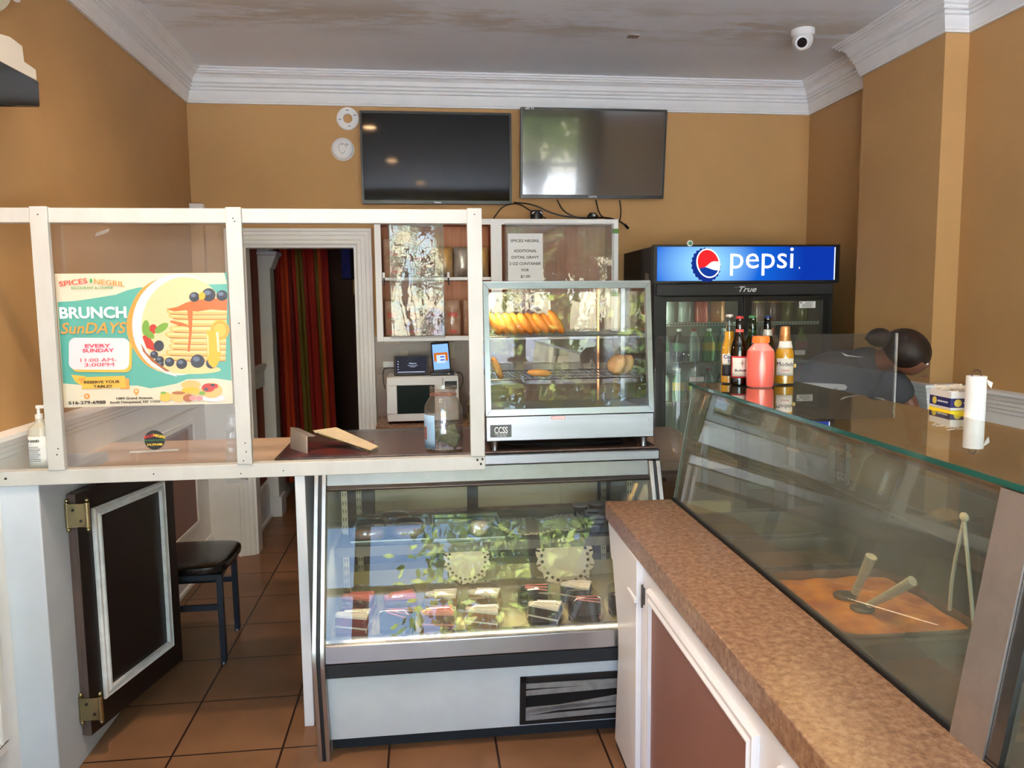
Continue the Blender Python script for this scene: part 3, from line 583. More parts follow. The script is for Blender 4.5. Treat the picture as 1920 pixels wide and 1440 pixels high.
B(-.33, .83, 2.866, 2.878, .702, .708).build('shelf_light', emis('case_strip_light', (255, 236, 200), 22), t)
# vent grille
vg = MB(); gx0, gx1 = .33, .85
def vf(x, z, d=0): return (x, 2.70 + (.07 - z) * (-.045 / -.265) * -1 * -1 - d if 0 else 2.655 + (.335 - z) * .17 - d, z)
def vbar(mb, x0, z0, x1, z1, w_, d0, d1):
    dx, dz = x1 - x0, z1 - z0; l = math.hypot(dx, dz); nx, nz = -dz / l * w_ / 2, dx / l * w_ / 2
    pts = [(x0 - nx, z0 - nz), (x1 - nx, z1 - nz), (x1 + nx, z1 + nz), (x0 + nx, z0 + nz)]
    F_ = [mb.V(vf(x, z, d1)) for x, z in pts]; K_ = [mb.V(vf(x, z, d0)) for x, z in pts]
    mb.F(F_[::-1]); mb.F(K_)
    for k in range(4): mb.F((F_[k], F_[(k + 1) % 4], K_[(k + 1) % 4], K_[k]))
for q in ((gx0, .245, gx1, .275), (gx0, .085, gx1, .085)): pass
vbar(vg, gx0, .272, gx1, .272, .022, -.003, .008); vbar(vg, gx0, .088, gx1, .088, .016, -.003, .008); vbar(vg, gx0 + .009, .08, gx0 + .009, .283, .022, -.003, .008)
g = vg.build('vent_grille', BLACKM, t)
bk = MB(); vbar(bk, gx0, .18, gx1, .18, .19, -.003, .001); bk.build('grille_recess', mat('black_void', (6, 6, 7), .9), t)
for a, b in ((.244, .240), (.214, .226), (.128, .186), (.140, .150), (.106, .118)):
    s = MB(); vbar(s, gx0 + .02, a, gx1, b, .022, 0, .006); s.build('grille_slat', mat('dusty_slat_grey', (150, 150, 150), .6, .3, var=.15, scale=30), g)

# pastry case contents
TRAY = glass('clear_tray', (.86, .9, .88), .1, haze=.1)
def tray(x0, x1, y0, y1, z, label):
    t = thing('serving_tray', label, 'tray', ((x0 + x1) / 2, (y0 + y1) / 2, z))
    mb = MB(); mb.box(x0 + .01, x1 - .01, y0 + .01, y1 - .01, z, z + .003)
    for p0, p1 in (((x0, y0), (x1, y0)), ((x1, y0), (x1, y1)), ((x1, y1), (x0, y1)), ((x0, y1), (x0, y0))): mb.bar((*p0, z + .011), (*p1, z + .011), .003, .016)
    mb.build('tray_body', TRAY, t, .001); MB().box(x0, x1, y0 - .001, y0 + .0015, z + .014, z + .02).build('rim', mat('tray_rim', (190, 200, 196), .2), t); return t
tray(-.295, .005, 2.89, 3.24, .735, 'clear plastic tray under the wrapped dark cakes')
tray(.022, .30, 2.87, 3.22, .735, 'clear plastic tray carrying a single pale wrapped bun')
LOAF = mat('dark_bun_crust', (78, 48, 34), .5, c2=(120, 74, 46), scale=12)
WRAP = glass('cling_wrap', (.93, .93, .93), .07, haze=.14, bump=1.0, k=.8)
def loaf(x, y, z, rz, label, m=LOAF, r=(.062, .036, .026)):
    t = thing('wrapped_bun', label, 'wrapped bun', (x, y, z), group='plastic-wrapped buns on the upper shelf'); R = Matrix.Rotation(rz, 3, 'Z')
    MB().blob((x, y, z + r[2] + .002), r, 24, R, jit=.06, p=.8).build('bun', m, t)
    MB().blob((x, y, z + r[2] + .0045), (r[0] + .01, r[1] + .004, r[2] + .004), 24, R, jit=.14, f=5, p=.75).build('plastic_wrap', WRAP, t)
loaf(-.225, 2.945, .739, .05, 'wrapped dark bun in the front row of the tray, next to the case end')
loaf(-.075, 2.95, .739, -.03, 'wrapped dark bun in the front row of the tray, on the inner side')
loaf(-.225, 3.035, .739, .1, 'wrapped dark bun in the second row of the tray, next to the case end')
loaf(-.075, 3.045, .739, -.2, 'wrapped dark bun in the second row of the tray, on the inner side')
loaf(-.14, 3.14, .739, -.1, 'wrapped dark bun lying behind the four others')
loaf(.205, 2.94, .739, .3, 'pale round wrapped bun alone on its tray', mat('pale_bun', (214, 200, 178), .6, c2=(180, 156, 126), scale=14), (.036, .033, .032))
def doily(x, y, z, r, label, R=None):
    m = mat('paper_doily', (226, 214, 186), .7); mb = MB(); n = 96; R = R or Matrix.Identity(3)
    ring = lambda rr, wv=0: [mb.V(Vector((x, y, z)) + R @ Vector(((rr + wv * abs(math.sin(6 * (2 * PI * k / n)))) * math.cos(2 * PI * k / n), (rr + wv * abs(math.sin(6 * (2 * PI * k / n)))) * math.sin(2 * PI * k / n), 0))) for k in range(n)]
    c = ring(r * .70); d = ring(r * .73); e = ring(r * .82); f = ring(r * .86); g = ring(r * .9, r * .1)
    mb.F(c)
    for A, Bq, hole in ((c, d, 0), (d, e, 1), (e, f, 0), (f, g, 2)):
        for k in range(n):
            if hole == 1 and k % 4 in (1, 2): continue
            if hole == 2 and k % 8 in (3,): continue
            mb.F((A[k], A[(k + 1) % n], Bq[(k + 1) % n], Bq[k]))
    o = mb.build('paper_doily', m, None, smooth=0, solid=.0008); props(o, label, 'doily', 'lace paper doilies in the pastry case')
doily(.415, 3.06, .7355, .13, 'lace paper doily lying flat on the upper shelf beside the trays'); doily(.60, 3.08, .737, .13, 'lace paper doily on the upper shelf beneath the black cup tray')
Rt = Matrix.Rotation(math.radians(60), 3, 'X')
doily(.17, 3.262, .53, .105, 'lace paper doily leaning up at the back of the lower deck, middle', Rt); doily(.61, 3.265, .52, .135, 'lace paper doily leaning up at the back of the lower deck, by the far end', Rt)
# cup tray on the upper shelf
t = thing('cup_tray', 'dark moulded plastic tray of empty cup wells on the upper shelf end', 'cup tray', (.70, 3.0, .738)); DK = mat('smoked_plastic', (52, 54, 58), .15)
B(.63, .845, 2.90, 3.12, .7385, .775).build('tray_body', DK, t, .008)
mb = MB()
for i in range(2):
    for j in range(2): mb.lathe([(.034, 0), (.04, .012), (.036, .012), (.03, .002)], (.69 + i * .095, 2.955 + j * .1, .775), 20, closed=True)
mb.build('cup_rims', mat('grey_rim', (120, 124, 130), .2), t)
for i, (x, y) in enumerate(((.66, 3.17), (.735, 3.19), (.80, 3.17))):
    c = thing('dark_lidded_cup', 'small dark lidded tub behind the cup tray, ' + ('nearest the doily', 'middle one', 'against the case end')[i], 'tub', (x, y, .737), group='dark tubs on the upper shelf')
    MB().lathe([(.026, 0), (.032, .045), (.0, .045)], (x, y, .7375), 20).build('cup', DK, c); MB().lathe([(.034, .045), (.034, .053), (0, .053)], (x, y, .7375), 20).build('lid', MAT['grey_rim'], c)
# cake slices in clamshells on the deck
VEL = mat('red_velvet_cake', (120, 22, 26), .8, var=.4, scale=30); CHO = mat('chocolate_cake', (44, 26, 22), .7, var=.3, scale=30); ICE = mat('white_icing', (232, 220, 204), .5); CAR = mat('carrot_cake', (156, 96, 56), .8, var=.3, scale=30); DRZ = mat('pink_drizzle', (220, 130, 120), .4)
def slice_box(x, y, rz, kind, label):
    z = .4255; t = thing('cake_clamshell', label, 'boxed cake slice', (x, y, z), group='clamshell cake slices on the lower deck'); M = Matrix.Translation((x, y, z)) @ Matrix.Rotation(rz, 4, 'Z') @ Matrix.Diagonal((1.08, 1.08, 1.3, 1))
    M2 = M @ Matrix.Rotation(PI * (.5 if int(abs(x) * 100) % 2 else .42), 4, 'Z')
    a, b = {'velvet': (VEL, ICE), 'choc': (CHO, CHO), 'carrot': (CAR, ICE), 'chocicing': (CHO, ICE), 'velvetd': (VEL, DRZ)}[kind]
    W = [(-.04, -.055), (.04, -.055), (.012, .058), (-.012, .058)]
    for z0, z1, m, nm in ((.004, .028, a, 'sponge'), (.028, .033, b, 'icing'), (.033, .058, a, 'sponge'), (.058, .066, b, 'icing')):
        MB(M2).prism([(p[0], p[1], z0) for p in W], (0, 0, z1 - z0)).build(nm, m, t, .001)
    mb = MB(M2)
    for k in range(3): mb.tube([(-.04 + k * .03, -.052, .02), (-.03 + k * .03, -.052, .067), (-.01 + k * .012, .03, .069)], .0022, 6)
    mb.build('drizzle', b if b is not a else DRZ, t)
    mb = MB(M); r = [(.066, 0), (.070, .012), (.072, .03)]
    M = M @ Matrix.Diagonal((.9, .9, 1, 1)); mb.M = M
    def sq(rr, zz, p=.35): return [(math.copysign(abs(math.cos(q)) ** p, math.cos(q)) * rr, math.copysign(abs(math.sin(q)) ** p, math.sin(q)) * rr, zz) for q in [2 * PI * k / 48 for k in range(48)]]
    def shell(L_):
        R_ = [[mb.V((px * (1 + (.015 if k % 2 else 0)), py * (1 + (.015 if k % 2 else 0)), pz)) for k, (px, py, pz) in enumerate(sq(rr, zz))] for rr, zz in L_]
        for A, Bq in zip(R_, R_[1:]):
            for k in range(48): mb.F((A[k], A[(k + 1) % 48], Bq[(k + 1) % 48], Bq[k]))
        return R_
    q = shell([(.058, .001), (.066, .022), (.071, .034), (.076, .035)]); mb.F(q[0]); mb.build('box_base', CLAM, t)
    mb = MB(M); q = shell([(.076, .037), (.070, .038), (.064, .078), (.05, .086)]); mb.F(q[-1]); mb.build('box_lid', CLAM, t)
slice_box(-.285, 2.79, .15, 'velvet', 'red velvet slice in a clamshell at the case end, front row')
slice_box(-.28, 2.97, .1, 'velvetd', 'red velvet slice in a clamshell at the case end, behind another')
slice_box(-.125, 2.77, -.2, 'choc', 'dark chocolate slice in a clamshell, second from the case end in front')
slice_box(-.115, 2.95, .2, 'velvetd', 'red velvet slice with pink drizzle, second from the case end behind')
slice_box(.03, 2.775, .05, 'velvetd', 'layered slice with pink drizzle in a front row clamshell below the middle doily')
slice_box(.05, 2.95, -.1, 'carrot', 'brown layered slice in a clamshell directly below the middle doily')
slice_box(.20, 2.77, .1, 'carrot', 'brown carrot slice in a front clamshell, centre of the deck'); slice_box(.22, 2.94, 0, 'carrot', 'brown carrot slice in the clamshell behind the central one')
slice_box(.44, 2.78, -.1, 'chocicing', 'chocolate slice with cream layers, front row toward the brown counter'); slice_box(.42, 2.95, .1, 'choc', 'chocolate slice in a clamshell in front of the far doily')
slice_box(.60, 2.80, .1, 'choc', 'chocolate slice in a front clamshell beside the brown counter'); slice_box(.60, 2.97, -.1, 'chocicing', 'chocolate slice with cream layers on the far doily'); slice_box(.77, 2.84, 0, 'choc', 'chocolate slice in the last clamshell at the far end')

# ================================================================ BROWN TRAY-RAIL COUNTER (runs toward the camera, turned 1.3 degrees)
piv = Vector((.68, 2.787, 0)); RM = Matrix.Translation(piv) @ Matrix.Rotation(-.023, 4, 'Z') @ Matrix.Translation(-piv)
props(MB(RM).box(.678, .937, .1, 2.787, .832, .90).build('laminate_countertop', LAM, None, .003), 'long mottled brown laminate counter running toward the viewer beside the steam table', 'countertop')
t = thing('panelled_counter_base', 'white panelled counter base with mauve-brown insets under the laminate top', 'counter base', (.8, 1.5, 0))
pf = [(.1, 0), (2.672, 0), (2.612, .36), (2.614, .46), (2.772, .83), (.1, .83)]
MB(RM).prism([(.70, y, z) for y, z in pf], (.23, 0, 0)).build('body', CABW, t)
MB(RM).prism([(.688, 2.42, 0.02), (.688, 2.655, .02), (.688, 2.608, .36), (.688, 2.61, .46), (.688, 2.708, .70), (.688, 2.42, .70)], (.012, 0, 0)).build('end_board', CABW, t, .001)
MB(RM).prism([(.684, 2.42, .703), (.684, 2.71, .703), (.684, 2.765, .831), (.684, 2.42, .831)], (.016, 0, 0)).build('frieze_board', CABW, t, .001)
MB(RM).box(.676, .70, 2.31, 2.418, .703, .831).build('pilaster_block', CABW, t, .002)
MB(RM).box(.680, .70, 2.325, 2.405, .0, .69).build('pilaster', CABW, t, .003); MB(RM).box(.670, .70, 2.315, 2.415, .684, .703).build('pilaster_cap', CABW, t, .003)
def cframe(mb, y0, y1, z0, z1, w_=.035, X=.70):
    pr = [(0, 0), (0, .007), (.006, .015), (.012, .011), (.022, .011), (.028, .017), (w_, .015), (w_, 0)]
    c = [(y0, z0, 1, 1), (y0, z1, 1, -1), (y1, z1, -1, -1), (y1, z0, -1, 1)]
    rings = [[mb.V((X - h_, y + sy * o_, z + sz * o_)) for o_, h_ in pr] for y, z, sy, sz in c]
    for i in range(4):
        A, Bq = rings[i], rings[(i + 1) % 4]
        for j in range(8): mb.F((A[j], A[(j + 1) % 8], Bq[(j + 1) % 8], Bq[j]))
for y0, y1 in ((1.41, 2.235), (.5, 1.31)):
    mb = MB(RM); cframe(mb, y0, y1, .12, .765); mb.build('panel_moulding', CABW, t)
    MB(RM).box(.696, .70, y0 + .035, y1 - .035, .155, .73).build('inset_panel', MAROON, t)
MB(RM).box(.690, .702, .1, 2.64, 0, .085).build('base_strip', DKRUB, t)
mb = MB(RM); mb.box(.685, .692, 2.262, 2.275, .70, .755); mb.cyl((.684, 2.268, .69), (.684, 2.268, .765), .004, n=8); mb.build('sliding_bolt', STEEL, t)

# ================================================================ STEAM TABLE
t = thing('steam_table_case', 'stainless steam table with slanted steamy glass front and green-edged glass top', 'steam table', (1.2, 1.6, 0))
GEDGE = mat('green_glass_edge', (28, 84, 74), .1, coat=.5)
def gx(z): return .944 + (z - .905) * (1.016 - .944) / (1.352 - .905)
zt = 1.349
def slant(y0, y1, z0, z1, th, nm, m, off=0, **k): return MB(RM).prism([(gx(z0) + off, y0, z0), (gx(z1) + off, y0, z1), (gx(z1) + off + th, y0, z1), (gx(z0) + off + th, y0, z0)], (0, y1 - y0, 0)).build(nm, m, t, **k)
slant(1.17, 2.775, .905, 1.335, .006, 'front_glass', STEAMG); slant(.2, 1.05, .905, 1.335, .006, 'front_glass', STEAMG)
slant(2.775, 2.783, .905, 1.335, .010, 'glass_end_strip', mat('frosted_edge', (150, 176, 176), .2)); 
MB(RM).box(.950, .957, 2.776, 2.782, .905, .95).build('end_clip', BLACK, t)
slant(1.085, 1.165, .90, 1.335, .02, 'corner_post', mat('post_steel', (168, 158, 152), .35, .7, var=.06, scale=20), off=-.010); slant(1.055, 1.083, .90, 1.335, .02, 'post_trim', STEEL, off=-.006)
MB(RM).box(1.004, 1.415, .2, 2.785, zt - .006, zt).build('top_glass', glass('green_top_glass', (.62, .64, .55), .20, haze=.30, hazecol=(.30, .27, .19), hscale=1.2, k=1.2), t)  # brown haze: dirt, plus the wall's reflection put into the glass colour
MB(RM).box(1.0, 1.004, .2, 2.788, zt - .010, zt + .001).build('glass_front_edge', GEDGE, t); MB(RM).box(1.0, 1.415, 2.785, 2.790, zt - .009, zt + .001).build('glass_end_edge', GEDGE, t)
MB(RM).prism([(1.010, .2, 1.335), (1.010, .2, zt - .007), (1.05, .2, zt - .007), (1.022, .2, 1.315)], (0, 2.575, 0)).build('top_rail', mat('bronzed_steel', (176, 150, 116), .3, .9, c2=(120, 110, 96), scale=5), t)
MB(RM).box(.938, .955, .15, 2.786, .895, .908).build('gasket', BLACKM, t)
MB(RM).box(.945, 1.62, .15, 2.75, .0, .80).build('cabinet_body', STEELD, t)
# deck with pans let in
wells = [(.985, 1.36, 1.62, 2.06), (.985, 1.36, 2.10, 2.36), (.985, 1.36, 1.22, 1.58), (.985, 1.36, .75, 1.18), (.985, 1.36, 2.40, 2.68)]
mb = MB(RM); ys = sorted([.15, 2.75] + [v for w_ in wells for v in w_[2:]])
mb.box(.945, .985, .15, 2.75, .80, .862); mb.box(1.36, 1.62, .15, 2.75, .80, .862)
for a, b in zip(ys[::2], ys[1::2]): mb.box(.985, 1.36, a, b, .80, .862)
mb.build('deck', STEEL, t)
FOOD = mat('orange_stew', (240, 160, 60), .35, c2=(180, 96, 30), scale=14, bump=.6)
FOODS = [(FOOD, .845), (mat('rice_grey', (96, 80, 66), .6, scale=20, bump=.3, var=.2), .825), (mat('dark_gravy', (70, 44, 26), .2, var=.2), .83), (mat('water_grey', (110, 112, 108), .1), .81), (mat('greens_cooked', (74, 80, 50), .5, scale=20, bump=.8, var=.3), .83)]
for (x0, x1, y0, y1), (m, z) in zip(wells, FOODS):
    mb = MB(RM)
    R_ = []
    for o_, zz in ((-.012, .862), (-.012, .868), (.004, .868), (.008, .805), (.02, .801)):
        ring = []
        for k in range(40):
            q = 2 * PI * k / 40; cx, cy = math.copysign(abs(math.cos(q)) ** .3, math.cos(q)), math.copysign(abs(math.sin(q)) ** .3, math.sin(q))
            ring.append(mb.V(((x0 + x1) / 2 + cx * ((x1 - x0) / 2 - o_), (y0 + y1) / 2 + cy * ((y1 - y0) / 2 - o_), zz)))
        R_.append(ring)
    for A, Bq in zip(R_, R_[1:]):
        for k in range(40): mb.F((A[k], A[(k + 1) % 40], Bq[(k + 1) % 40], Bq[k]))
    mb.F(R_[-1]); p = mb.build('food_pan', STEEL, t)
    MB(RM).grid(lambda u, v: (x0 + .01 + u * (x1 - x0 - .02), y0 + .01 + v * (y1 - y0 - .02), z + .006 * noise.noise(Vector((u * 5, v * 6, z * 50)))), 24, 24).build('food', m, p)
MB(RM).box(1.045, 1.057, 1.55, 2.15, 1.318, 1.330).build('heat_lamp', emis('warm_tube', (255, 190, 110), 40), t)
l = bpy.data.lights.new('heat_glow', 'AREA'); l.energy = 1.0; l.color = (1, .72, .42); l.shape = 'RECTANGLE'; l.size = .04; l.size_y = .6; lo = bpy.data.objects.new('heat_glow', l); COL.objects.link(lo); lo.parent = t; lo.location = Vector((1.09, 1.85, 1.315)) - Vector(t.location)
# inner uprights and far end fittings
MB(RM).box(1.38, 1.405, 2.735, 2.765, .862, zt - .007).build('upright', STEEL, t); MB(RM).box(1.38, 1.405, 1.1, 1.13, .862, zt - .007).build('upright', STEEL, t)
MB(RM).box(1.36, 1.38, .2, 2.75, .99, 1.03).build('rear_rail', STEEL, t)
MB(RM).box(.97, 1.14, 2.70, 2.73, .865, .905).build('cutting_board_end', CREAM, t)
def tool(nm, label, cat, pts, r, m, head=None):
    t_ = thing(nm, label, cat, pts[0]); MB().tube(pts, r, 10, 1).build('handle', m, t_)
    if head: MB().blob(head[0], head[1], 16, p=.8).build('head', STEEL, t_)
WP = mat('white_plastic_handle', (196, 200, 196), .5)
tool('serving_spoon', 'serving spoon with pale rounded handle leaning in the orange stew pan, upright one', 'serving spoon', [(1.14, 1.86, .868), (1.147, 1.84, .92), (1.155, 1.815, .985)], [.010, .012, .015], WP, ((1.13, 1.89, .852), (.03, .028, .008)))
tool('serving_spoon', 'serving spoon with pale handle tilted over the stew pan edge', 'serving spoon', [(1.13, 1.78, .868), (1.15, 1.72, .92), (1.165, 1.66, .975)], [.009, .012, .013], WP, ((1.125, 1.80, .852), (.03, .028, .008)))
t2 = thing('tongs', 'white kitchen tongs standing open inside the steam table', 'tongs', (1.3, 1.68, .87))
for p in (((1.3, 1.67, 1.12), (1.3, 1.70, .98), (1.3, 1.705, .875)), ((1.3, 1.67, 1.12), (1.3, 1.645, 1.0), (1.3, 1.62, .875))): MB().tube(p, .0045, 8, 1).build('arm', WP, t2)
MB().blob((1.3, 1.67, 1.125), (.008, .014, .012), 12).build('pivot', WP, t2)
t2 = thing('staff_worktop', 'stainless staff worktop running behind the steam table', 'worktop', (1.78, 1.6, 0))
MB(RM).box(1.625, 1.78, .15, 3.0, .86, .90).build('top', STEELD, t2, .002); MB(RM).box(1.63, 1.76, .2, 2.95, 0, .86).build('cabinet', STEELD, t2)
# utensil box & paper roll behind the glass top
t = thing('cutlery_box', 'white and navy box of wrapped plastic cutlery behind the glass top', 'box', (1.50, 1.99, 1.345)); Mx = Matrix.Translation((1.505, 1.99, 1.345)) @ Matrix.Rotation(math.radians(-6), 4, 'Z')
NAVY = mat('navy_print', (34, 38, 104), .5); W2, D2 = .046, .052
mb = MB(Mx)
for q in ((-W2, W2, -D2, -D2 + .002), (-W2, W2, D2 - .002, D2), (-W2, -W2 + .002, -D2, D2), (W2 - .002, W2, -D2, D2)): mb.box(q[0], q[1], q[2], q[3], 0, .052)
mb.box(-W2, W2, -D2, D2, 0, .002); mb.build('carton', PAPER, t)
mb = MB(Mx)
for q in ((-W2 - .0006, W2 + .0006, -D2 - .0006, -D2), (-W2 - .0006, -W2, -D2, D2), (W2, W2 + .0006, -D2, D2)): mb.box(q[0], q[1], q[2], q[3], .008, .034)
mb.build('printed_band', NAVY, t)
for m_, ry in ((Mx @ Matrix.Translation((0, -D2 - .001, .021)), 0), (Mx @ Matrix.Translation((-W2 - .001, 0, .021)) @ Matrix.Rotation(-PI / 2, 4, 'Z'), 1)):
    q = MB(m_); q.cyl((-.026, -.0004, 0), (-.026, .0004, 0), .0105, n=20); q.build('emblem', mat('emblem_yellow', (226, 206, 90), .5), t)
    q = textmb(MB(m_), 'MEDIUM WEIGHT', .007, (.015, 0, -.002), fit=.05); q.build('lettering', PAPER, t, smooth=0)
random.seed(3); mb = MB(Mx)
for k in range(60):
    x, y = random.uniform(-W2 * .85, W2 * .85), random.uniform(-D2 * .85, D2 * .85); a_ = random.uniform(0, PI)
    mb.bar((x - .013 * math.cos(a_), y - .013 * math.sin(a_), .049 + random.uniform(0, .016)), (x + .013 * math.cos(a_), y + .013 * math.sin(a_), .049 + random.uniform(0, .016)), .005, .003)
mb.build('cutlery_ends', mat('ivory_plastic', (232, 222, 206), .5), t, kind='stuff')
props(MB(Mx).box(-.046, .05, -.055, .055, -.044, -.0005).build('yellow_carton', mat('yellow_carton', (226, 212, 40), .5), None), 'yellow carton under the cutlery box', 'box')
t = thing('paper_roll', 'tall white roll of paper with a steel ring at the top, beside the cutlery box', 'paper roll', (1.482, 1.885, 1.2905)); rx_, ry_ = 1.482, 1.885
MB().cyl((rx_, ry_, 1.2905), (rx_, ry_, 1.447), .025, n=32).build('roll', PAPER, t)
MB().tube([(rx_ + .014 * math.cos(a_), ry_, 1.447 + .017 * math.sin(a_)) for a_ in [PI * k / 10 for k in range(11)]], .0022, 8).build('ring', mat('dark_copper', (90, 60, 46), .4, .6), t)
MB().prism([(rx_ + .010, ry_ - .026, 1.44), (rx_ + .033, ry_ - .02, 1.43), (rx_ + .029, ry_ - .02, 1.415), (rx_ + .015, ry_ - .026, 1.425)], (0, .001, 0)).build('loose_flap', PAPER, t)
t = thing('rear_shelf', 'narrow steel shelf carrying the cutlery box behind the steam table', 'shelf', (1.58, 1.9, .9))
MB().box(1.42, 1.62, 1.84, 2.10, 1.284, 1.290).build('shelf_board', STEEL, t); MB().box(1.60, 1.63, 1.85, 2.08, .9, 1.284).build('bracket', STEEL, t)

# ================================================================ BOTTLES on the glass top
ZB = zt + .0005
BA = glass('amber_bottle_glass', (.10, .035, .012), .06); BCL = glass('clear_bottle_glass', (.86, .88, .82), .06); BG = glass('green_bottle_glass', (.06, .30, .10), .06); BDK = glass('dark_bottle_glass', (.05, .028, .02), .06)
BEER = mat('pale_lager', (236, 168, 44), .15, emit=0); BEERD = mat('dark_lager', (46, 18, 10), .2); LB = [(0, .001), (.026, 0), (.0305, .004)]
def bottle(x, y, label, glassm, liquid, lvl, prof, cap, capm, parts=(), cat='bottle', name='beer_bottle'):
    t = thing(name, label, cat, (x, y, ZB)); c = (x, y, ZB)
    MB().lathe(prof, c, 32).build('bottle_glass', glassm, t)
    if liquid:
        pr = [(max(0, r - .003), max(z, .004)) for r, z in prof if z < lvl]; pr = [(0, .004)] + [p for p in pr if p[0] > .001] + [(pr[-1][0], lvl), (0, lvl)]
        MB().lathe(pr, c, 32).build('drink', liquid, t)
    MB().lathe(cap, c, 24).build('cap', capm, t)
    for nm, r, z0, z1, m, a0, a1 in parts:
        r0, r1 = r if isinstance(r, tuple) else (r, r)
        MB().grid(lambda u, v: (x + (r0 + (r1 - r0) * v) * math.sin(a0 + (a1 - a0) * u), y - (r0 + (r1 - r0) * v) * math.cos(a0 + (a1 - a0) * u), ZB + z0 + (z1 - z0) * v), 28, 4).build(nm, m, t, solid=.0004)
    return t
def crown(z, r=.0135): return [(r - .001, z - .004), (r + .0012, z - .003), (r, z + .004), (r - .003, z + .006), (0, z + .006)]
def wtext(t, s, size, x, y, z, R_, m, name='lettering', turn=0, **k):
    xd = (math.cos(turn), math.sin(turn), 0); return textmb(MB(), s, size, (x, y, ZB + z), xd=xd, wrap=R_, **k).build(name, m, t, smooth=0)
LN = [(0, .003), (.024, 0), (.0305, .005), (.0305, .125), (.027, .15), (.018, .175), (.0145, .20), (.0125, .232), (.0135, .234), (.0135, .242), (.0125, .246)]
CN = [(0, .003), (.024, 0), (.0295, .005), (.0295, .118), (.027, .14), (.019, .168), (.0165, .20), (.0125, .24), (.0138, .242), (.0138, .25), (.0125, .252)]
LW = mat('label_cream', (236, 230, 220), .5); NAVL = mat('label_navy', (30, 34, 92), .5); GOLD = mat('gold_foil', (206, 150, 98), .35, .7)
b = bottle(1.137, 2.735, 'clear long-neck beer bottle with pale lager and white-and-navy label', BCL, BEER, .195, CN, crown(.253), mat('silver_cap', (220, 220, 216), .3, .6),
    [('label', .0298, .072, .112, LW, -1.3, 1.3), ('lower_label', .0298, .03, .071, INK, -1.3, 1.3)])
wtext(b, 'Corona', .020, 1.137, 2.735, .095, .0302, NAVL, bold=.0004); wtext(b, 'Extra', .014, 1.137, 2.735, .081, .0302, NAVL, bold=.0003)
b = bottle(1.148, 2.668, 'brown long-neck beer bottle with red cap and red-and-white label', BA, BEERD, .19, LN, crown(.247), mat('red_cap', (190, 50, 50), .35, .3),
    [('label', .0308, .028, .108, mat('label_red', (196, 44, 50), .5), -1.4, 1.4), ('label_face', .0311, .034, .102, LW, -1.2, 1.2), ('neck_label', (.0158, .0142), .185, .205, mat('neck_pink_red', (214, 84, 84), .5), -1.5, 1.5)])
wtext(b, 'Budweiser', .0135, 1.148, 2.668, .052, .0316, INK, shear=.3, bold=.0002); MB().grid(lambda u, v: (1.148 + .0314 * math.sin((u - .5) * 1.2 * (1 - abs(v - .5) * 1.6)), 2.668 - .0314 * math.cos((u - .5) * 1.2), ZB + .068 + .028 * v), 10, 6).build('crest', mat('crest_grey', (176, 164, 146), .4, .4), b)
b = bottle(1.232, 2.745, 'green glass beer bottle standing at the back of the group', BG, None, 0, LN, crown(.247), mat('green_cap', (44, 110, 60), .4), [('neck_label', (.0160, .0150), .175, .196, mat('label_green', (30, 110, 50), .5), -1.5, 1.5)])
MB().lathe([(0, .004), (.026, .004), (.0275, .12), (.015, .175), (.012, .2), (0, .2)], (1.232, 2.745, ZB), 24).build('drink', mat('green_dark_drink', (16, 44, 18), .2), b)
b = bottle(1.288, 2.738, 'dark beer bottle with blue cap and silver neck band, behind the pink drink', BDK, BEERD, .19, LN, crown(.247), mat('blue_cap', (30, 40, 90), .35, .3),
    [('label', .0308, .03, .11, mat('label_blue', (30, 44, 130), .4), -1.4, 1.4), ('neck_label', (.0178, .0150), .176, .2, mat('label_silver', (206, 204, 196), .4, .3), -1.5, 1.5)])
MP = [(0, .003), (.030, 0), (.0365, .006), (.0365, .028), (.0355, .05), (.0365, .10), (.034, .122), (.026, .138), (.0235, .145), (.021, .17), (.0165, .185), (.0145, .196), (.0155, .205)]
b = bottle(1.317, 2.655, 'stubby clear beer bottle with gold foil neck and white label', BCL, BEER, .15, MP, [(.0215, .158), (.019, .172), (.0175, .185), (.0178, .196), (.0165, .2), (.0172, .206), (.015, .213), (0, .214)], GOLD,
    [('label', .0370, .035, .098, LW, -1.25, .55), ('neck_label', (.0275, .0228), .134, .160, LW, -1.4, 1.4)])
wtext(b, 'Modelo', .022, 1.317, 2.655, .07, .0375, INK, turn=-.32); wtext(b, 'Especial', .009, 1.317, 2.655, .052, .0375, RED, turn=-.32); mb = MB(); mb.blob((1.345, 2.6290, ZB + .07), (.006, .003, .008)); mb.build('gold_lion', mat('gold_print', (220, 190, 110), .5), b)
JP = [(0, .002), (.042, 0), (.0465, .006), (.0475, .02), (.0475, .118), (.044, .134), (.030, .150), (.0245, .158), (.0235, .172)]
t = thing('juice_bottle', 'square-shouldered plastic bottle of coral pink drink with orange lid', 'bottle', (1.196, 2.592, ZB))
MB().lathe(JP, (1.196, 2.592, ZB), 32).build('bottle_body', mat('milky_pink_plastic', (250, 150, 140), .2, spec=.6, coat=.5), t)
MB().lathe([(0, .002), (.0466, .004), (.0478, .02), (.0478, .12), (.0455, .132), (.0, .132)], (1.196, 2.592, ZB), 32).build('drink', mat('coral_drink', (252, 112, 100), .25, coat=.6), t)
mb = MB(); mb.lathe([(.0285, .158), (.029, .160), (.029, .178), (.027, .182), (0, .182)], (1.196, 2.592, ZB), 40)
for k in range(40): a_ = 2 * PI * k / 40; mb.box(1.196 + .029 * math.cos(a_) - .0008, 1.196 + .029 * math.cos(a_) + .0008, 2.592 + .029 * math.sin(a_) - .0008, 2.592 + .029 * math.sin(a_) + .0008, ZB + .161, ZB + .177)
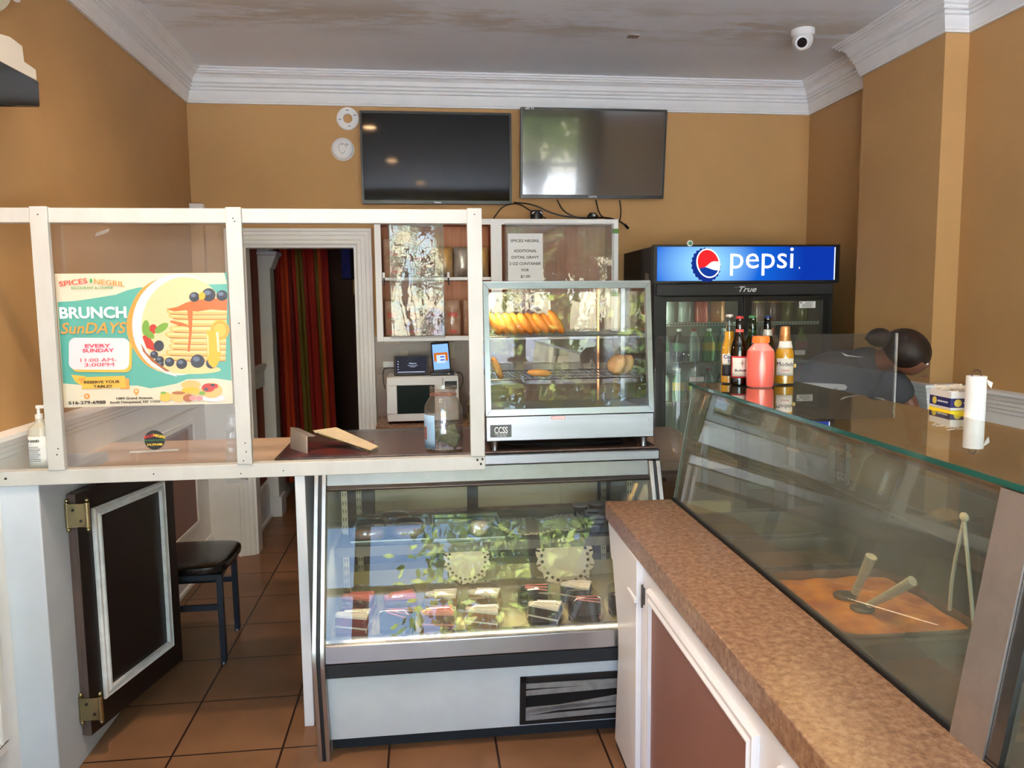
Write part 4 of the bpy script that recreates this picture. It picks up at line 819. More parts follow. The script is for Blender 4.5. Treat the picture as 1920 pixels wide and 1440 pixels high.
mb.build('lid', mat('orange_lid', (250, 122, 40), .4), t)

# ================================================================ PLEXI SHIELD
t = thing('plexiglass_shield', 'clear smoky plexiglass sneeze shield standing behind the beer bottles', 'sneeze guard', (1.4, 2.9, .9))
MB(RM).box(1.072, 1.905, 2.905, 2.910, 1.16, 1.522).build('shield_sheet', SHIELD, t)
MB(RM).grid(lambda u, v: (.90 + .172 * u, 2.905 + .09 * math.sin(u * 3.1) * .5, .96 + .562 * v), 14, 4).build('bent_wing', SHIELD, t, solid=.004)
MB(RM).box(1.898, 1.905, 2.903, 2.912, 1.16, 1.522).build('edge', glass('edge_glint', (.9, .9, .9), .3, haze=.4), t)
for x in (1.10, 1.70): MB(RM).box(x, x + .02, 2.90, 2.915, .901, 1.165).build('stand', STEEL, t)
t = thing('takeout_paper', 'white paper pad held on a stand behind the shield in front of the worker', 'paper', (1.7, 3.0, .9))
MB(RM).prism([(1.53, 2.945, 1.322), (1.712, 2.945, 1.312), (1.722, 2.945, 1.30), (1.712, 2.945, 1.288), (1.56, 2.945, 1.300)], (0, .03, 0)).build('sheet', PAPER, t, .002)
MB(RM).box(1.66, 1.68, 2.945, 2.965, .9005, 1.30).build('stand', STEEL, t)
MB(RM).prism([(1.672, 2.915, 1.447), (1.69, 2.915, 1.432), (1.772, 2.915, 1.424), (1.70, 2.915, 1.436)], (0, .001, 0)).build('white_sliver', PAPER, t)  # thin white sliver just behind the shield
t = thing('prep_cabinet', 'low brown-fronted prep cabinet between pastry case and cooler', 'cabinet', (1.12, 3.7, 0))
B(.97, 1.42, 3.32, 4.28, 0, .89).build('body', mat('brown_cabinet', (112, 88, 74), .5, var=.05), t); B(.96, 1.43, 3.31, 4.29, .89, .93).build('top', mat('tan_stone_top', (186, 160, 138), .4, var=.08, scale=20), t, .003)
MB().cyl((1.08, 3.318, .85), (1.08, 3.305, .85), .008).build('knob', BLACK, t)

# ================================================================ FOOD WARMER on the pastry case
t = thing('food_warmer', 'stainless countertop food warmer with glass front holding golden patties', 'food warmer', (.56, 3.1, 1.091))
wx0, wx1, wy0, wy1, wz0, wz1, wz2 = .231, .892, 2.868, 3.33, 1.130, 1.226, 1.738
def wy(z): return wy0 + (z - wz1) * .065 / (wz2 - wz1)
B(wx0, wx1, wy0, wy1, wz0, wz1).build('base', STEEL, t, .003)
for x in (wx0 + .035, wx1 - .035):
    for y in (2.895, 3.29): MB().lathe([(.012, 0), (.011, .004), (.017, .04)], (x, y, 1.0915), 20).build('leg', STEEL, t)
def wfr(x0, x1, z0, z1, mit=(0, 0, 0, 0)):
    P = [(x0 + mit[0], z0), (x1 + mit[1], z0), (x1 + mit[2], z1), (x0 + mit[3], z1)]
    return MB().prism([(x, wy(z) - .004, z) for x, z in P], (0, .022, 0))
f_ = .022
wfr(wx0, wx1, wz1 + .002, wz1 + .028, (0, 0, -f_, f_)).build('front_frame_bottom', STEEL, t, .001); wfr(wx0, wx1, wz2 - .026, wz2, (f_, -f_, 0, 0)).build('front_frame_top', STEEL, t, .001)
MB().prism([(x, wy(z) - .004, z) for x, z in ((wx0, wz1 + .002), (wx0 + f_, wz1 + .028), (wx0 + f_, wz2 - .026), (wx0, wz2))], (0, .022, 0)).build('front_frame_side', STEEL, t, .001)
MB().prism([(x, wy(z) - .004, z) for x, z in ((wx1, wz1 + .002), (wx1 - f_, wz1 + .028), (wx1 - f_, wz2 - .026), (wx1, wz2))], (0, .022, 0)).build('front_frame_side', STEEL, t, .001)
B(wx0, wx1, wy(wz2), wy1, wz2 - .004, wz2 + .004).build('roof', STEEL, t, .002)
MB().prism([(wx0 + f_, wy(z) + .004, z) for z in (wz1 + .02, wz2 - .02)] + [(wx0 + f_, wy(z) + .008, z) for z in (wz2 - .02, wz1 + .02)], (wx1 - wx0 - 2 * f_, 0, 0)).build('front_glass', GLASS, t)
for x in (wx0 + .003, wx1 - .007): MB().prism([(x, wy(wz1) + .02, wz1), (x, wy(wz2) + .02, wz2 - .01), (x, wy1 - .02, wz2 - .01), (x, wy1 - .02, wz1)], (.004, 0, 0)).build('side_glass', GLASS, t)
for a, b in ((wx0 + .02, .57), (.55, wx1 - .02)): B(a, b, wy1 - .012 - (.006 if a > .4 else 0), wy1 - .008 - (.006 if a > .4 else 0), wz1, wz2 - .01).build('rear_door', GLASS, t)
for x in (wx0, wx1 - .018): B(x, x + .018, wy1 - .018, wy1, wz1, wz2).build('rear_post', STEEL, t)
B(.765, .773, wy1 - .03, wy1 - .02, wz1, wz2 - .01).build('copper_tube', mat('copper', (214, 150, 110), .25, 1), t)
for z, y0 in ((1.528, wy(1.53) + .03), (1.362, wy(1.36) + .03)):
    mb = MB()
    for y in (y0, wy1 - .03): mb.tube([(wx0 + .02, y, z), (wx1 - .03, y, z)], .003, 6)
    for k in range(40): x = wx0 + .025 + k * (wx1 - wx0 - .06) / 39; mb.tube([(x, y0, z + .003), (x, wy1 - .03, z + .003)], .0013, 5)
    for y in (y0 + .12, y0 + .24): mb.tube([(wx0 + .02, y, z), (wx1 - .03, y, z)], .002, 5)
    mb.build('wire_shelf', STEEL, t)
mb = MB(); mb.blob((.268, 2.965, 1.668), (.014, .014, .03), 16); mb.build('heat_lamp', emis('lamp_glow', (255, 206, 120), 30), t)
l = bpy.data.lights.new('heat_light', 'POINT'); l.energy = 1.6; l.color = (1, .72, .38); l.shadow_soft_size = .03
lo = bpy.data.objects.new('heat_light', l); COL.objects.link(lo); lo.parent = t; lo.location = Vector((.30, 2.99, 1.65)) - Vector(t.location)
# badge, stickers
q = B(wx0 + .016, wx0 + .098, wy0 - .0015, wy0, 1.146, 1.194).build('badge', mat('badge_grey', (58, 60, 62), .4), t, .002)
T('CCSS', .034, (wx0 + .057, wy0 - .002, 1.1625), PAPER, q, sx=.66, bold=.0004); T('COMMERCIAL KITCHEN CO.', .0055, (wx0 + .057, wy0 - .002, 1.1565), PAPER, q, sx=.75); T('1 201 880 7500', .0065, (wx0 + .057, wy0 - .002, 1.149), PAPER, q)
q = B(.485, .537, wy0 - .001, wy0, 1.209, 1.222).build('caution_sticker', RED, t); B(.4865, .5355, wy0 - .0014, wy0 - .001, 1.2105, 1.2205).build('sticker_face', PAPER, q); T('CAUTION HOT', .0072, (.511, wy0 - .0018, 1.213), RED, q, sx=.85)
q = B(.866, .887, wy0 - .001, wy0, 1.193, 1.215).build('data_sticker', mat('grey_sticker', (170, 176, 186), .4), t)
# power cord under warmer
props(MB().tube([(.30, 3.05, 1.099), (.42, 2.98, 1.098), (.55, 2.94, 1.098), (.70, 2.96, 1.098), (.80, 2.99, 1.098), (.83, 3.12, 1.098), (.72, 3.22, 1.098), (.5, 3.2, 1.098), (.3, 3.24, 1.098)], .006, 8, 2).build('power_cord', BLACK, None), 'black power cord coiled under the food warmer', 'cord')
# patties
PAT = mat('golden_patty', (216, 140, 48), .6, c2=(178, 100, 28), scale=9, bump=.15); PATB = mat('toasted_patty', (200, 150, 84), .65, c2=(170, 116, 60), scale=14, bump=.2)
def patty(x, y, z, rot, m, label, group, r=(.050, .052, .0185)):
    R = Matrix.Rotation(rot[2], 3, 'Z') @ Matrix.Rotation(rot[1], 3, 'Y') @ Matrix.Rotation(rot[0], 3, 'X'); mb = MB(); n = 28
    top = []; rings = []
    for k, f in enumerate((0, .5, .8, .93, 1.0)):
        h = r[2] * (1 - f ** 4) ** .6
        rings.append([(f * math.cos(2 * PI * i / n) * r[0] * (1 + .015 * math.sin(i * 2.4)), f * r[1] * (math.sin(2 * PI * i / n) if math.sin(2 * PI * i / n) > 0 else math.sin(2 * PI * i / n) * .55), h) for i in range(n)])
    c = Vector((x, y, z)); up = [[mb.V(c + R @ Vector(p)) for p in rg] for rg in rings]; dn = [[mb.V(c + R @ Vector((p[0], p[1], -p[2]))) for p in rg] for rg in rings[:-1]] + [up[-1]]
    for side in (up, dn):
        for A, Bq in zip(side, side[1:]):
            for i in range(n): mb.F((A[i], A[(i + 1) % n], Bq[(i + 1) % n], Bq[i]))
    o = mb.build(name_, m, None, smooth=60); return props(o, label, 'patty', group)
name_ = 'patty'
ords = ['first from the heat lamp', 'second from the heat lamp', 'third from the heat lamp', 'fourth from the heat lamp', 'fifth, in the middle of the row', 'sixth from the heat lamp', 'seventh from the heat lamp', 'last but one in the row']
for k, o_ in enumerate(ords):
    patty(.283 + k * .0312, 3.03 + .012 * (k % 2), 1.576, (0, math.radians(62 - k * 1.5), .1 * math.sin(k * 2.1)), PAT, 'golden patty leaning on the warmer top shelf, ' + o_, 'golden patties on the top shelf')
patty(.527, 3.00, 1.582, (0, math.radians(58), -.3), PAT, 'golden patty at the end of the row with its bright flat side showing', 'golden patties on the top shelf', (.055, .06, .017))
patty(.285, 2.96, 1.405, (.3, math.radians(66), .2), PATB, 'toasted patty leaning against the side on the warmer lower shelf', 'pastries on the lower shelf', (.048, .05, .014))
patty(.455, 2.96, 1.382, (0, .06, .3), PATB, 'toasted patty lying flat mid-way along the warmer lower shelf', 'pastries on the lower shelf', (.052, .05, .013))
name_ = 'folded_bun'; BUN = mat('coco_bread', (196, 160, 116), .7, c2=(170, 132, 92), scale=10)
patty(.79, 3.02, 1.404, (.25, math.radians(-62), .5), BUN, 'pale folded bread leaning on the lower shelf, the front one', 'breads on the lower shelf', (.045, .055, .022))
patty(.835, 3.06, 1.402, (.25, math.radians(-66), .5), BUN, 'pale folded bread on the lower shelf, behind the other one', 'breads on the lower shelf', (.042, .05, .018))

# ================================================================ COUNTER THINGS
t = thing('tip_jar', 'large empty glass pickle jar with blue label and dollar bills inside', 'jar', (.072, 2.955, 1.0915)); JX, JY, JZ = .072, 2.955, 1.0915
k_ = .95
JO = [(0, .001), (.070, 0), (.078, .008), (.0785, .03), (.0785, .155), (.076, .172), (.062, .198), (.0535, .208), (.0525, .214), (.0555, .217), (.0525, .220), (.0555, .224), (.0525, .228), (.0545, .232), (.0545, .246), (.052, .248)]
JI = [(r - .004, max(z, .005)) for r, z in JO if r > .01][::-1] + [(0, .005)]
MB().lathe([(r * k_, z) for r, z in JO + JI], (JX, JY, JZ), 48, closed=True).build('jar_glass', glass('jar_glass', (.9, .88, .86), .06, haze=.05), t)
MB().lathe([(.0562 * k_, .214), (.0562 * k_, .219)], (JX, JY, JZ), 40).build('rust_ring', mat('rust_tint', (150, 96, 84), .5, alpha=.5), t)
lab = MB().grid(lambda u, v: (JX + .0757 * math.sin(-1.75 + u * 1.25), JY - .0757 * math.cos(-1.75 + u * 1.25), JZ + .012 + .13 * v), 18, 4).build('label', mat('label_light_blue', (150, 186, 220), .5), t, solid=.0005)
MB().grid(lambda u, v: (JX + .0764 * math.sin(-1.35 + u * .3), JY - .0764 * math.cos(-1.35 + u * .3), JZ + .045 + .05 * v), 6, 3).build('label_picture', mat('label_brown_red', (150, 90, 80), .6), lab)
BILL = mat('dollar_green', (142, 152, 122), .8, c2=(92, 106, 80), scale=60)
def bill(cx, cy, cz, R, label):
    mb = MB(); mb.grid(lambda u, v: Vector((cx, cy, cz)) + R @ Vector(((u - .5) * .085, .006 * math.sin(u * 4 + v * 3), (v - .5) * .055)), 10, 6); o = mb.build('dollar_bill', BILL, None, solid=.0004); props(o, label, 'banknote', 'banknotes in the tip jar')
bill(.092, 2.945, 1.1375, Matrix.Rotation(.5, 3, 'Y') @ Matrix.Rotation(.15, 3, 'Z'), 'crumpled dollar bill lying lower in the tip jar, facing out')
bill(.085, 2.975, 1.150, Matrix.Rotation(-.2, 3, 'Y') @ Matrix.Rotation(.3, 3, 'Z'), 'crumpled dollar bill standing behind the other in the tip jar')
# acrylic menu holder and leaflets
t = thing('leaflet_holder', 'clear tilted acrylic leaflet holder lying on the dark countertop', 'leaflet holder', (-.48, 3.02, 1.0915))
MB().prism([(-.535, 3.06, 1.092), (-.455, 2.94, 1.092), (-.457, 2.965, 1.155), (-.535, 3.085, 1.172)], (.006, .004, 0)).build('front_plate', mat('frosted_grey_acrylic', (176, 164, 156), .25, alpha=.75), t, .001)
MB().prism([(-.535, 3.085, 1.172), (-.457, 2.965, 1.155), (-.43, 3.02, 1.145), (-.505, 3.11, 1.163)], (0, .002, .003)).build('top_lip', MAT['frosted_grey_acrylic'], t)
MENU = mat('dark_menu_print', (34, 30, 40), .3, c2=(110, 40, 34), scale=7); MENUY = mat('menu_yellow_print', (170, 150, 60), .4, c2=(40, 44, 40), scale=16)
props(B(-.545, -.215, 2.885, 3.2, 1.0914, 1.0935).build('menu_sheet', [MENU], None), 'dark glossy menu sheet with red border flat on the countertop', 'menu')
t = thing('folded_menu', 'folded cream paper menu propped on the leaflet holder', 'menu', (-.32, 3.02, 1.094))
MB().prism([(-.44, 3.04, 1.162), (-.36, 3.12, 1.160), (-.185, 2.99, 1.1), (-.21, 2.93, 1.098)], (0, 0, .004)).build('top_sheet', mat('cream_paper', (206, 186, 154), .7, var=.1, scale=10), t)
MB().prism([(-.42, 3.05, 1.148), (-.33, 3.11, 1.150), (-.185, 3.0, 1.0955), (-.22, 2.935, 1.0945)], (0, 0, .003)).build('under_sheet', MENUY, t)
# sanitizer bottle
t = thing('sanitizer_bottle', 'white-labelled clear pump bottle of sanitizer standing by the wall at the frame end', 'bottle', (-1.33, 2.80, 1.079)); SX, SY, SZ = -1.318, 2.76, 1.0795
MB().lathe([(0, .001), (.034, 0), (.038, .006), (.038, .15), (.034, .17), (.014, .185), (.013, .20)], (SX, SY, SZ), 28, sx=1.0, sy=.75).build('bottle_body', mat('clear_grey_gel', (214, 212, 200), .15, alpha=.8), t)
MB().grid(lambda u, v: (SX + .0386 * math.sin(-1.3 + u * 2.6), SY - .0292 * math.cos(-1.3 + u * 2.6), SZ + .03 + .11 * v), 16, 3).build('label', PAPER, t, solid=.0004)
mb = textmb(MB(), 'HAND', .012, (SX - .008, SY - .031, SZ + .122), bold=.0003)
for k in range(9): mb.box(SX - .026, SX + (.01 if k % 3 else .004), SY - .0305, SY - .030, SZ + .104 - k * .006, SZ + .1055 - k * .006)
mb.build('lettering', INK, t, smooth=0)
MB().cyl((SX, SY, SZ + .20), (SX, SY, SZ + .215), .012).cyl((SX, SY, SZ + .215), (SX, SY, SZ + .235), .005).box(SX - .006, SX + .03, SY - .006, SY + .006, SZ + .235, SZ + .245).build('pump', PAPER, t)

# ================================================================ TELEVISIONS
SCR = mat('glossy_tv_screen', (3, 3, 3), .06, spec=.5); SCR2 = mat('semi_gloss_tv_screen', (12, 12, 14), .12, spec=1.0, coat=.5)
def tv(x0, x1, z0, z1, yb, tilt, label, scr, brand, m2=None):
    c = Vector(((x0 + x1) / 2, yb, z0)); M = Matrix.Translation(c) @ Matrix.Rotation(tilt, 4, 'X'); w_ = (x1 - x0) / 2; h_ = (z1 - z0) / math.cos(tilt)
    t = thing('television', label, 'television', c); 
    MB(M).box(-w_, w_, 0, .045, 0, h_).build('housing', BLACK, t, .004)
    mb = MB(M); bz = .014
    for q in ((-w_, w_, 0, .022), (-w_, w_, h_ - bz, h_), (-w_, -w_ + bz, .022, h_ - bz), (w_ - bz, w_, .022, h_ - bz)): mb.box(q[0], q[1], -.006, 0, q[2], q[3])
    mb.build('bezel', BLACK, t, .001); MB(M).box(-w_ + bz, w_ - bz, -.002, 0, .022, h_ - bz).build('screen', scr, t)
    textmb(MB(M), brand, .014, (0, -.007, .006), bold=.0002).build('logo', PAPER, t, smooth=0)
    MB(M).box(-.15, .15, .045, .058, .1, .35).build('wall_bracket', BLACK, t); return t, M, w_, h_
tv(-.372, .600, 2.312, 2.893, 5.082, math.radians(1.0), 'large black television on the wall nearest the smoke detectors, reflecting warm lamps', SCR, 'Hisense')
t, M, w_, h_ = tv(.650, 1.610, 2.345, 2.905, 5.02, math.radians(6.5), 'large black television nearest the drinks cooler, with a bright window reflection', SCR2, 'SCEPTRE')
textmb(MB(M), 'LED TV', .018, (-w_ + .055, -.007, h_ - .014), bold=.0003).build('corner_sticker', PAPER, t, smooth=0)
# detectors
t = thing('detector_base', 'empty round white detector mounting ring, the upper of two discs beside the television', 'smoke detector', (-.452, BY - .02, 2.857)); R = Matrix.Rotation(PI / 2, 3, 'X')
MB().lathe([(.028, 0), (.030, .014), (.055, .018), (.070, .012), (.072, 0), (.028, 0)], (-.452, BY, 2.857), 40, R=R, closed=True).build('ring', WHITE, t)
mb = MB()
for a_ in (.4, 1.6, 3.3, 4.9): mb.box(-.452 + .05 * math.cos(a_) - .008, -.452 + .05 * math.cos(a_) + .008, BY - .0195, BY - .017, 2.857 + .05 * math.sin(a_) - .002, 2.857 + .05 * math.sin(a_) + .002)
mb.build('slots', INK, t)
t = thing('smoke_detector', 'round white smoke detector, the lower of two discs beside the television', 'smoke detector', (-.49, BY - .02, 2.66))
MB().lathe([(0, .035), (.03, .035), (.058, .03), (.066, .022), (.068, .012), (.073, .01), (.073, 0)], (-.49, BY, 2.663), 40, R=R).build('body', WHITE, t)
MB().tube([(-.49 + .026 * math.cos(a_) * (1 if a_ < PI else .7), BY - .0355, 2.663 + .03 * math.sin(a_)) for a_ in [2 * PI * k / 20 for k in range(20)]], .0012, 5).build('seam_ring', mat('grey_line', (120, 116, 110), .6), t)
mb = MB(); mb.box(-.468, -.455, BY - .036, BY - .034, 2.69, 2.693); mb.box(-.466, -.453, BY - .036, BY - .034, 2.683, 2.686); mb.blob((-.492, BY - .035, 2.69), (.003, .002, .003), 8); mb.build('markings', INK, t)

# ================================================================ WALL CABINET with snack bags
WOODB = mat('orange_brown_wood', (190, 116, 66), .5, c2=(166, 96, 52), scale=5, stretch=(8, 8, .6))
cx0, cx1, cz0, cz1, cy0, cy1 = -.287, 1.257, 1.43, 2.19, 4.85, 5.13
t = thing('wall_cabinet', 'white-edged open wall cabinet with brown wood interior holding snack bags', 'wall cabinet', (.48, 5.0, cz0))
B(cx0, cx1, cy1 - .01, cy1, cz0, cz1).build('back_panel', WOODB, t)
for nm, q in (('side_panel', (cx0, cx0 + .02, cy0, cy1 - .01, cz0, cz1)), ('side_panel', (cx1 - .02, cx1, cy0, cy1 - .01, cz0, cz1)), ('divider', (.445, .465, cy0 + .001, cy1 - .01, cz0 + .02, cz1 - .02)), ('top_panel', (cx0 + .02, cx1 - .02, cy0, cy1 - .01, cz1 - .02, cz1)), ('bottom_panel', (cx0 + .02, cx1 - .02, cy0, cy1 - .01, cz0, cz0 + .02)), ('shelf', (cx0 + .02, .445, cy0 + .02, cy1 - .01, 1.812, 1.83))):
    B(*q).build(nm, WOODB if nm != 'shelf' else WHITE, t)
for nm, q in (('face_stile', (cx0, cx0 + .04, cz0, cz1)), ('face_stile', (.435, .505, cz0, cz1)), ('face_stile', (cx1 - .04, cx1, cz0, cz1)), ('face_rail', (cx0 + .04, .435, cz0, cz0 + .03)), ('face_rail', (cx0 + .04, .435, cz1 - .035, cz1)), ('face_rail', (.505, cx1 - .04, cz1 - .035, cz1)), ('face_rail', (.505, cx1 - .04, cz0, cz0 + .03))):
    B(q[0], q[1], cy0 - .018, cy0, q[2], q[3]).build(nm, WHITE, t, .002)
for z in (1.70, 2.10): B(cx1 - .042, cx1 + .002, cy0 - .0195, cy0 - .018, z, z + .03).build('green_tape', mat('green_tape', (88, 130, 60), .6), t)
def bag(x, y, z, w_, h_, m, label, txt=None, tm=None, group=None, d=.05, kind='bread bag', nm='bread_bag', seed=0):
    t = thing(nm, label, kind, (x, y, z), group=group); mb = MB()
    def fn(u, v):
        a = 2 * PI * u; zz = v; t_ = (1 - abs(2 * v - 1) ** 3.2) ** .6 if 0 < v < 1 else 0
        wob = 1 + .05 * noise.noise(Vector((math.cos(a) * 2 + seed, math.sin(a) * 2, v * 4)))
        return (x + math.cos(a) * w_ / 2 * wob * (.9 + .1 * t_), y + math.sin(a) * (d * t_ + .003) * wob, z + h_ * v)
    mb.grid(fn, 28, 16); mb.build('bag', m, t, smooth=60)
    if txt: textmb(MB(), txt, h_ * .16, (x, y - d * 1.05 - .003, z + h_ * .56), bold=.0012, sx=.8).build('lettering', tm or RED, t, smooth=0); textmb(MB(), txt, h_ * .13, (x, y - d * .85 - .003, z + h_ * .12), bold=.0012, sx=.8).build('lettering', tm or RED, t, smooth=0)
BAGP = mat('clear_bread_bag', (150, 112, 84), .25, c2=(190, 160, 140), scale=9, coat=.7); BAGC = mat('silver_chip_bag', (176, 168, 158), .25, .3, c2=(110, 96, 84), scale=7, coat=.4); BAGS = mat('amber_chip_bag', (196, 150, 80), .3, c2=(120, 110, 96), scale=8, coat=.4)
for k, (x, lab) in enumerate(((-.19, 'nearest the doorway'), (-.06, 'second from the doorway'), (.07, 'middle of the row'), (.19, 'fourth from the doorway'), (.315, 'last of the row, behind the white post'))):
    bag(x, 4.95, cz0 + .0205, .112, .235, BAGP, 'clear bread bag on the cabinet bottom, ' + lab, '10Gt', RED, 'bread bags on the cabinet bottom', seed=k)
bag(-.175, 4.96, 1.8305, .14, .245, BAGP, 'clear bread bag with red lettering on the cabinet shelf nearest the doorway', '10Gt', RED, 'bags on the cabinet shelf', seed=9)
bag(-.02, 5.0, 1.8305, .14, .20, BAGP, 'clear bread bag on the cabinet shelf behind the plastic sheet', '10Gt', RED, 'bags on the cabinet shelf', seed=5)
for k, (x, m, lab) in enumerate(((.145, BAGS, 'beside the bread bags'), (.26, BAGC, 'middle of three'), (.375, BAGS, 'nearest the cabinet divider'))):
    bag(x, 4.96, 1.8305, .115, .195, m, 'crimped foil snack bag on the cabinet shelf, ' + lab, None, None, 'snack bags on the cabinet shelf', kind='snack bag', nm='snack_bag', seed=k + 12)
# plastic sheets over the cabinet
def sheet(x0, x1, z0, z1, y, amp, label, m=FILM):
    o = MB().grid(lambda u, v: (x0 + (x1 - x0) * u, y + amp * noise.noise(Vector((u * 3, v * 2.2, x0 * 5))), z0 + (z1 - z0) * v), 40, 40).build('plastic_curtain', m, None, smooth=180, solid=.0005); props(o, label, 'plastic sheet')
sheet(-.20, .14, 1.45, 2.16, 4.795, .008, 'crinkled clear plastic sheet hung over the cabinet bay next to the doorway')
sheet(.52, 1.22, 1.44, 2.16, 4.795, .009, 'crinkled clear plastic sheet hung over the cabinet bay behind the paper notice')
mb = MB()
for k, x in enumerate((-.235, .165)):
    c = thing('curtain_clip', 'small white clip holding the plastic at the cabinet shelf, ' + ('nearest the doorway' if k == 0 else 'nearest the white post'), 'clip', (x, 4.815, 1.80)); B(x - .008, x + .008, 4.81, 4.825, 1.825, 1.86).build('clip', PAPER, c, .002); MB().cyl((x, 4.815, 1.80), (x, 4.815, 1.825), .004).blob((x, 4.815, 1.79), (.005, .005, .012), 10).build('hook', BLACK, c)
t = thing('price_notice', 'white paper notice with black capitals taped over the cabinet', 'notice', (.62, 4.76, 1.78))
B(.535, .755, 4.758, 4.760, 1.77, 2.093).build('sheet', PAPER, t)
for i, (s_, sz) in enumerate((('SPICES NEGRIL', .182), ('', 0), ('ADDITIONAL', .144), ('OXTAIL GRAVY', .174), ('2 OZ CONTAINER', .198), ('FOR', .046), ('$1.00', .06))):
    if s_: T(s_, .0235, (.643, 4.7575, 2.04 - (i if i < 2 else i + .0) * .0395 if i < 2 else 2.045 - i * .0395 + .012), INK, t, bold=.0003, fit=sz)
# things on top of the cabinet
t = thing('router_box', 'small round black network device on top of the wall cabinet under the televisions', 'network device', (.74, 4.95, 2.19))
MB().lathe([(.04, 0), (.042, .05), (.036, .062), (0, .062)], (.74, 4.92, 2.1905), 28).build('body', BLACK, t); MB().tube([(.74 + .034 * math.cos(a_), 4.885, 2.222 + .022 * math.sin(a_)) for a_ in [PI * (.1 + .8 * k / 10) for k in range(11)]], .003, 6).build('white_band', PAPER, t)
t = thing('sensor_bar', 'small dark camera hanging below the television nearest the cooler', 'camera', (1.11, 4.9, 2.19)); MB().lathe([(.03, 0), (.036, .03), (.02, .05), (0, .052)], (1.11, 4.93, 2.1905), 24).build('body', BLACKM, t); MB().blob((1.112, 4.895, 2.222), (.014, .006, .012), 14).build('lens', STEELD, t)
for i, (pts, lab) in enumerate(((((.46, 4.9, 2.20), (.52, 4.88, 2.28), (.62, 4.9, 2.30), (.70, 4.92, 2.25), (.80, 4.9, 2.20)), 'thin black cable looping from the cabinet divider to the network device'),
    (((.60, 4.97, 2.31), (.72, 4.9, 2.29), (.86, 4.9, 2.22), (1.05, 4.88, 2.20), (1.2, 4.9, 2.21), (1.30, 4.95, 2.19), (1.36, 5.02, 2.165)), 'long black cable trailing off the cabinet end with a plug hanging free'),
    (((1.16, 5.05, 2.34), (1.165, 4.98, 2.24), (1.2, 4.95, 2.205), (1.25, 4.95, 2.2)), 'black cable dropping from the television nearest the cooler'),
    (((1.32, 5.05, 2.34), (1.33, 5.04, 2.26), (1.315, 5.03, 2.19), (1.27, 5.0, 2.2)), 'black cable loop at the cabinet corner next to the cooler'),
    (((.9, 5.06, 2.34), (.92, 4.95, 2.25), (1.0, 4.92, 2.21), (1.08, 4.95, 2.2)), 'thin black cable between the network device and the small camera'))):
    o = MB().tube(pts, .0045 if i != 1 else .005, 6, 2).build('tv_cable', BLACK, None); props(o, lab, 'cable', 'cables above the wall cabinet')
    if i == 1: MB().cyl((1.345, 5.0, 2.172), (1.375, 5.035, 2.155), .009).build('plug', BLACK, o)

# ================================================================ BACK COUNTER, MICROWAVE, TABLET, PHONE
t = thing('back_counter', 'brown laminate back counter with white base under the wall cabinet', 'counter', (.5, 4.9, 0))
B(-.30, 1.30, 4.66, 5.12, .875, .92).build('worktop', LAM, t, .002); B(-.28, 1.30, 4.70, 5.12, 0, .875).build('cabinet_base', WHITE, t)
t = thing('microwave', 'white countertop microwave with dark window on the back counter', 'microwave', (-.0, 4.9, .92)); mx0, mx1, mz0, mz1, my = -.232, .215, .932, 1.212, 4.76
B(mx0, mx1, my, 5.08, mz0, mz1).build('body', WHITE, t, .006)
mb = MB(); d0, d1 = mx0 + .002, mx0 + .345
for q in ((d0, d1, mz0 + .004, mz0 + .05), (d0, d1, mz1 - .05, mz1 - .004), (d0, d0 + .06, mz0 + .05, mz1 - .05), (d1 - .05, d1, mz0 + .05, mz1 - .05)): mb.box(q[0], q[1], my - .022, my - .001, q[2], q[3])
mb.build('door', WHITE, t, .004); B(d0 + .058, d1 - .048, my - .012, my - .002, mz0 + .048, mz1 - .048).build('door_window', mat('dark_oven_window', (34, 44, 44), .12), t)
B(d1 + .004, mx1 - .004, my - .018, my - .001, mz0 + .004, mz1 - .004).build('control_panel', WHITE, t, .003); B(d1 + .014, mx1 - .012, my - .0195, my - .018, mz1 - .08, mz1 - .03).build('display', BLACK, t)
for x in (mx0 + .04, mx1 - .04):
    for y in (4.80, 5.04): MB().cyl((x, y, .9205), (x, y, .934), .012).build('foot', BLACK, t)
t = thing('pos_tablet', 'small black tablet screen lying back on the microwave', 'tablet', (-.085, 4.83, 1.213)); M = Matrix.Translation((-.08, 4.82, 1.218)) @ Matrix.Rotation(-.35, 4, 'X')
MB(M).box(-.108, .108, 0, .012, 0, .128).build('body', BLACK, t, .004); MB(M).box(-.098, .098, -.001, 0, .012, .12).build('screen', mat('tablet_screen', (16, 20, 40), .1, emit=.3), t)
mb = MB(M); textmb(mb, 'Welcome', .012, (.01, -.0015, .072)); textmb(mb, 'Please wait a moment', .007, (.01, -.0015, .06)); textmb(mb, 'to continue', .007, (.01, -.0015, .052)); mb.box(-.085, .085, -.0018, -.001, .018, .021)
for k in range(4): mb.box(-.084, -.079, -.0018, -.001, .035 + k * .017, .040 + k * .017)
mb.build('screen_graphics', emis('screen_white', (214, 224, 250), .9), t, smooth=0); MB().box(-.18, .0, 4.83, 4.89, 1.2135, 1.226).build('stand', BLACK, t)
t = thing('handheld_terminal', 'upright black handheld payment terminal with bright blue screen on the microwave', 'payment terminal', (.09, 4.83, 1.213)); M = Matrix.Translation((.115, 4.83, 1.228)) @ Matrix.Rotation(-.25, 4, 'X') @ Matrix.Rotation(-.06, 4, 'Y')
MB(M).box(-.058, .058, 0, .014, 0, .20).build('body', BLACK, t, .006); MB(M).box(-.05, .05, -.001, 0, .022, .185).build('screen', emis('screen_blue', (126, 170, 232), 1.0), t)
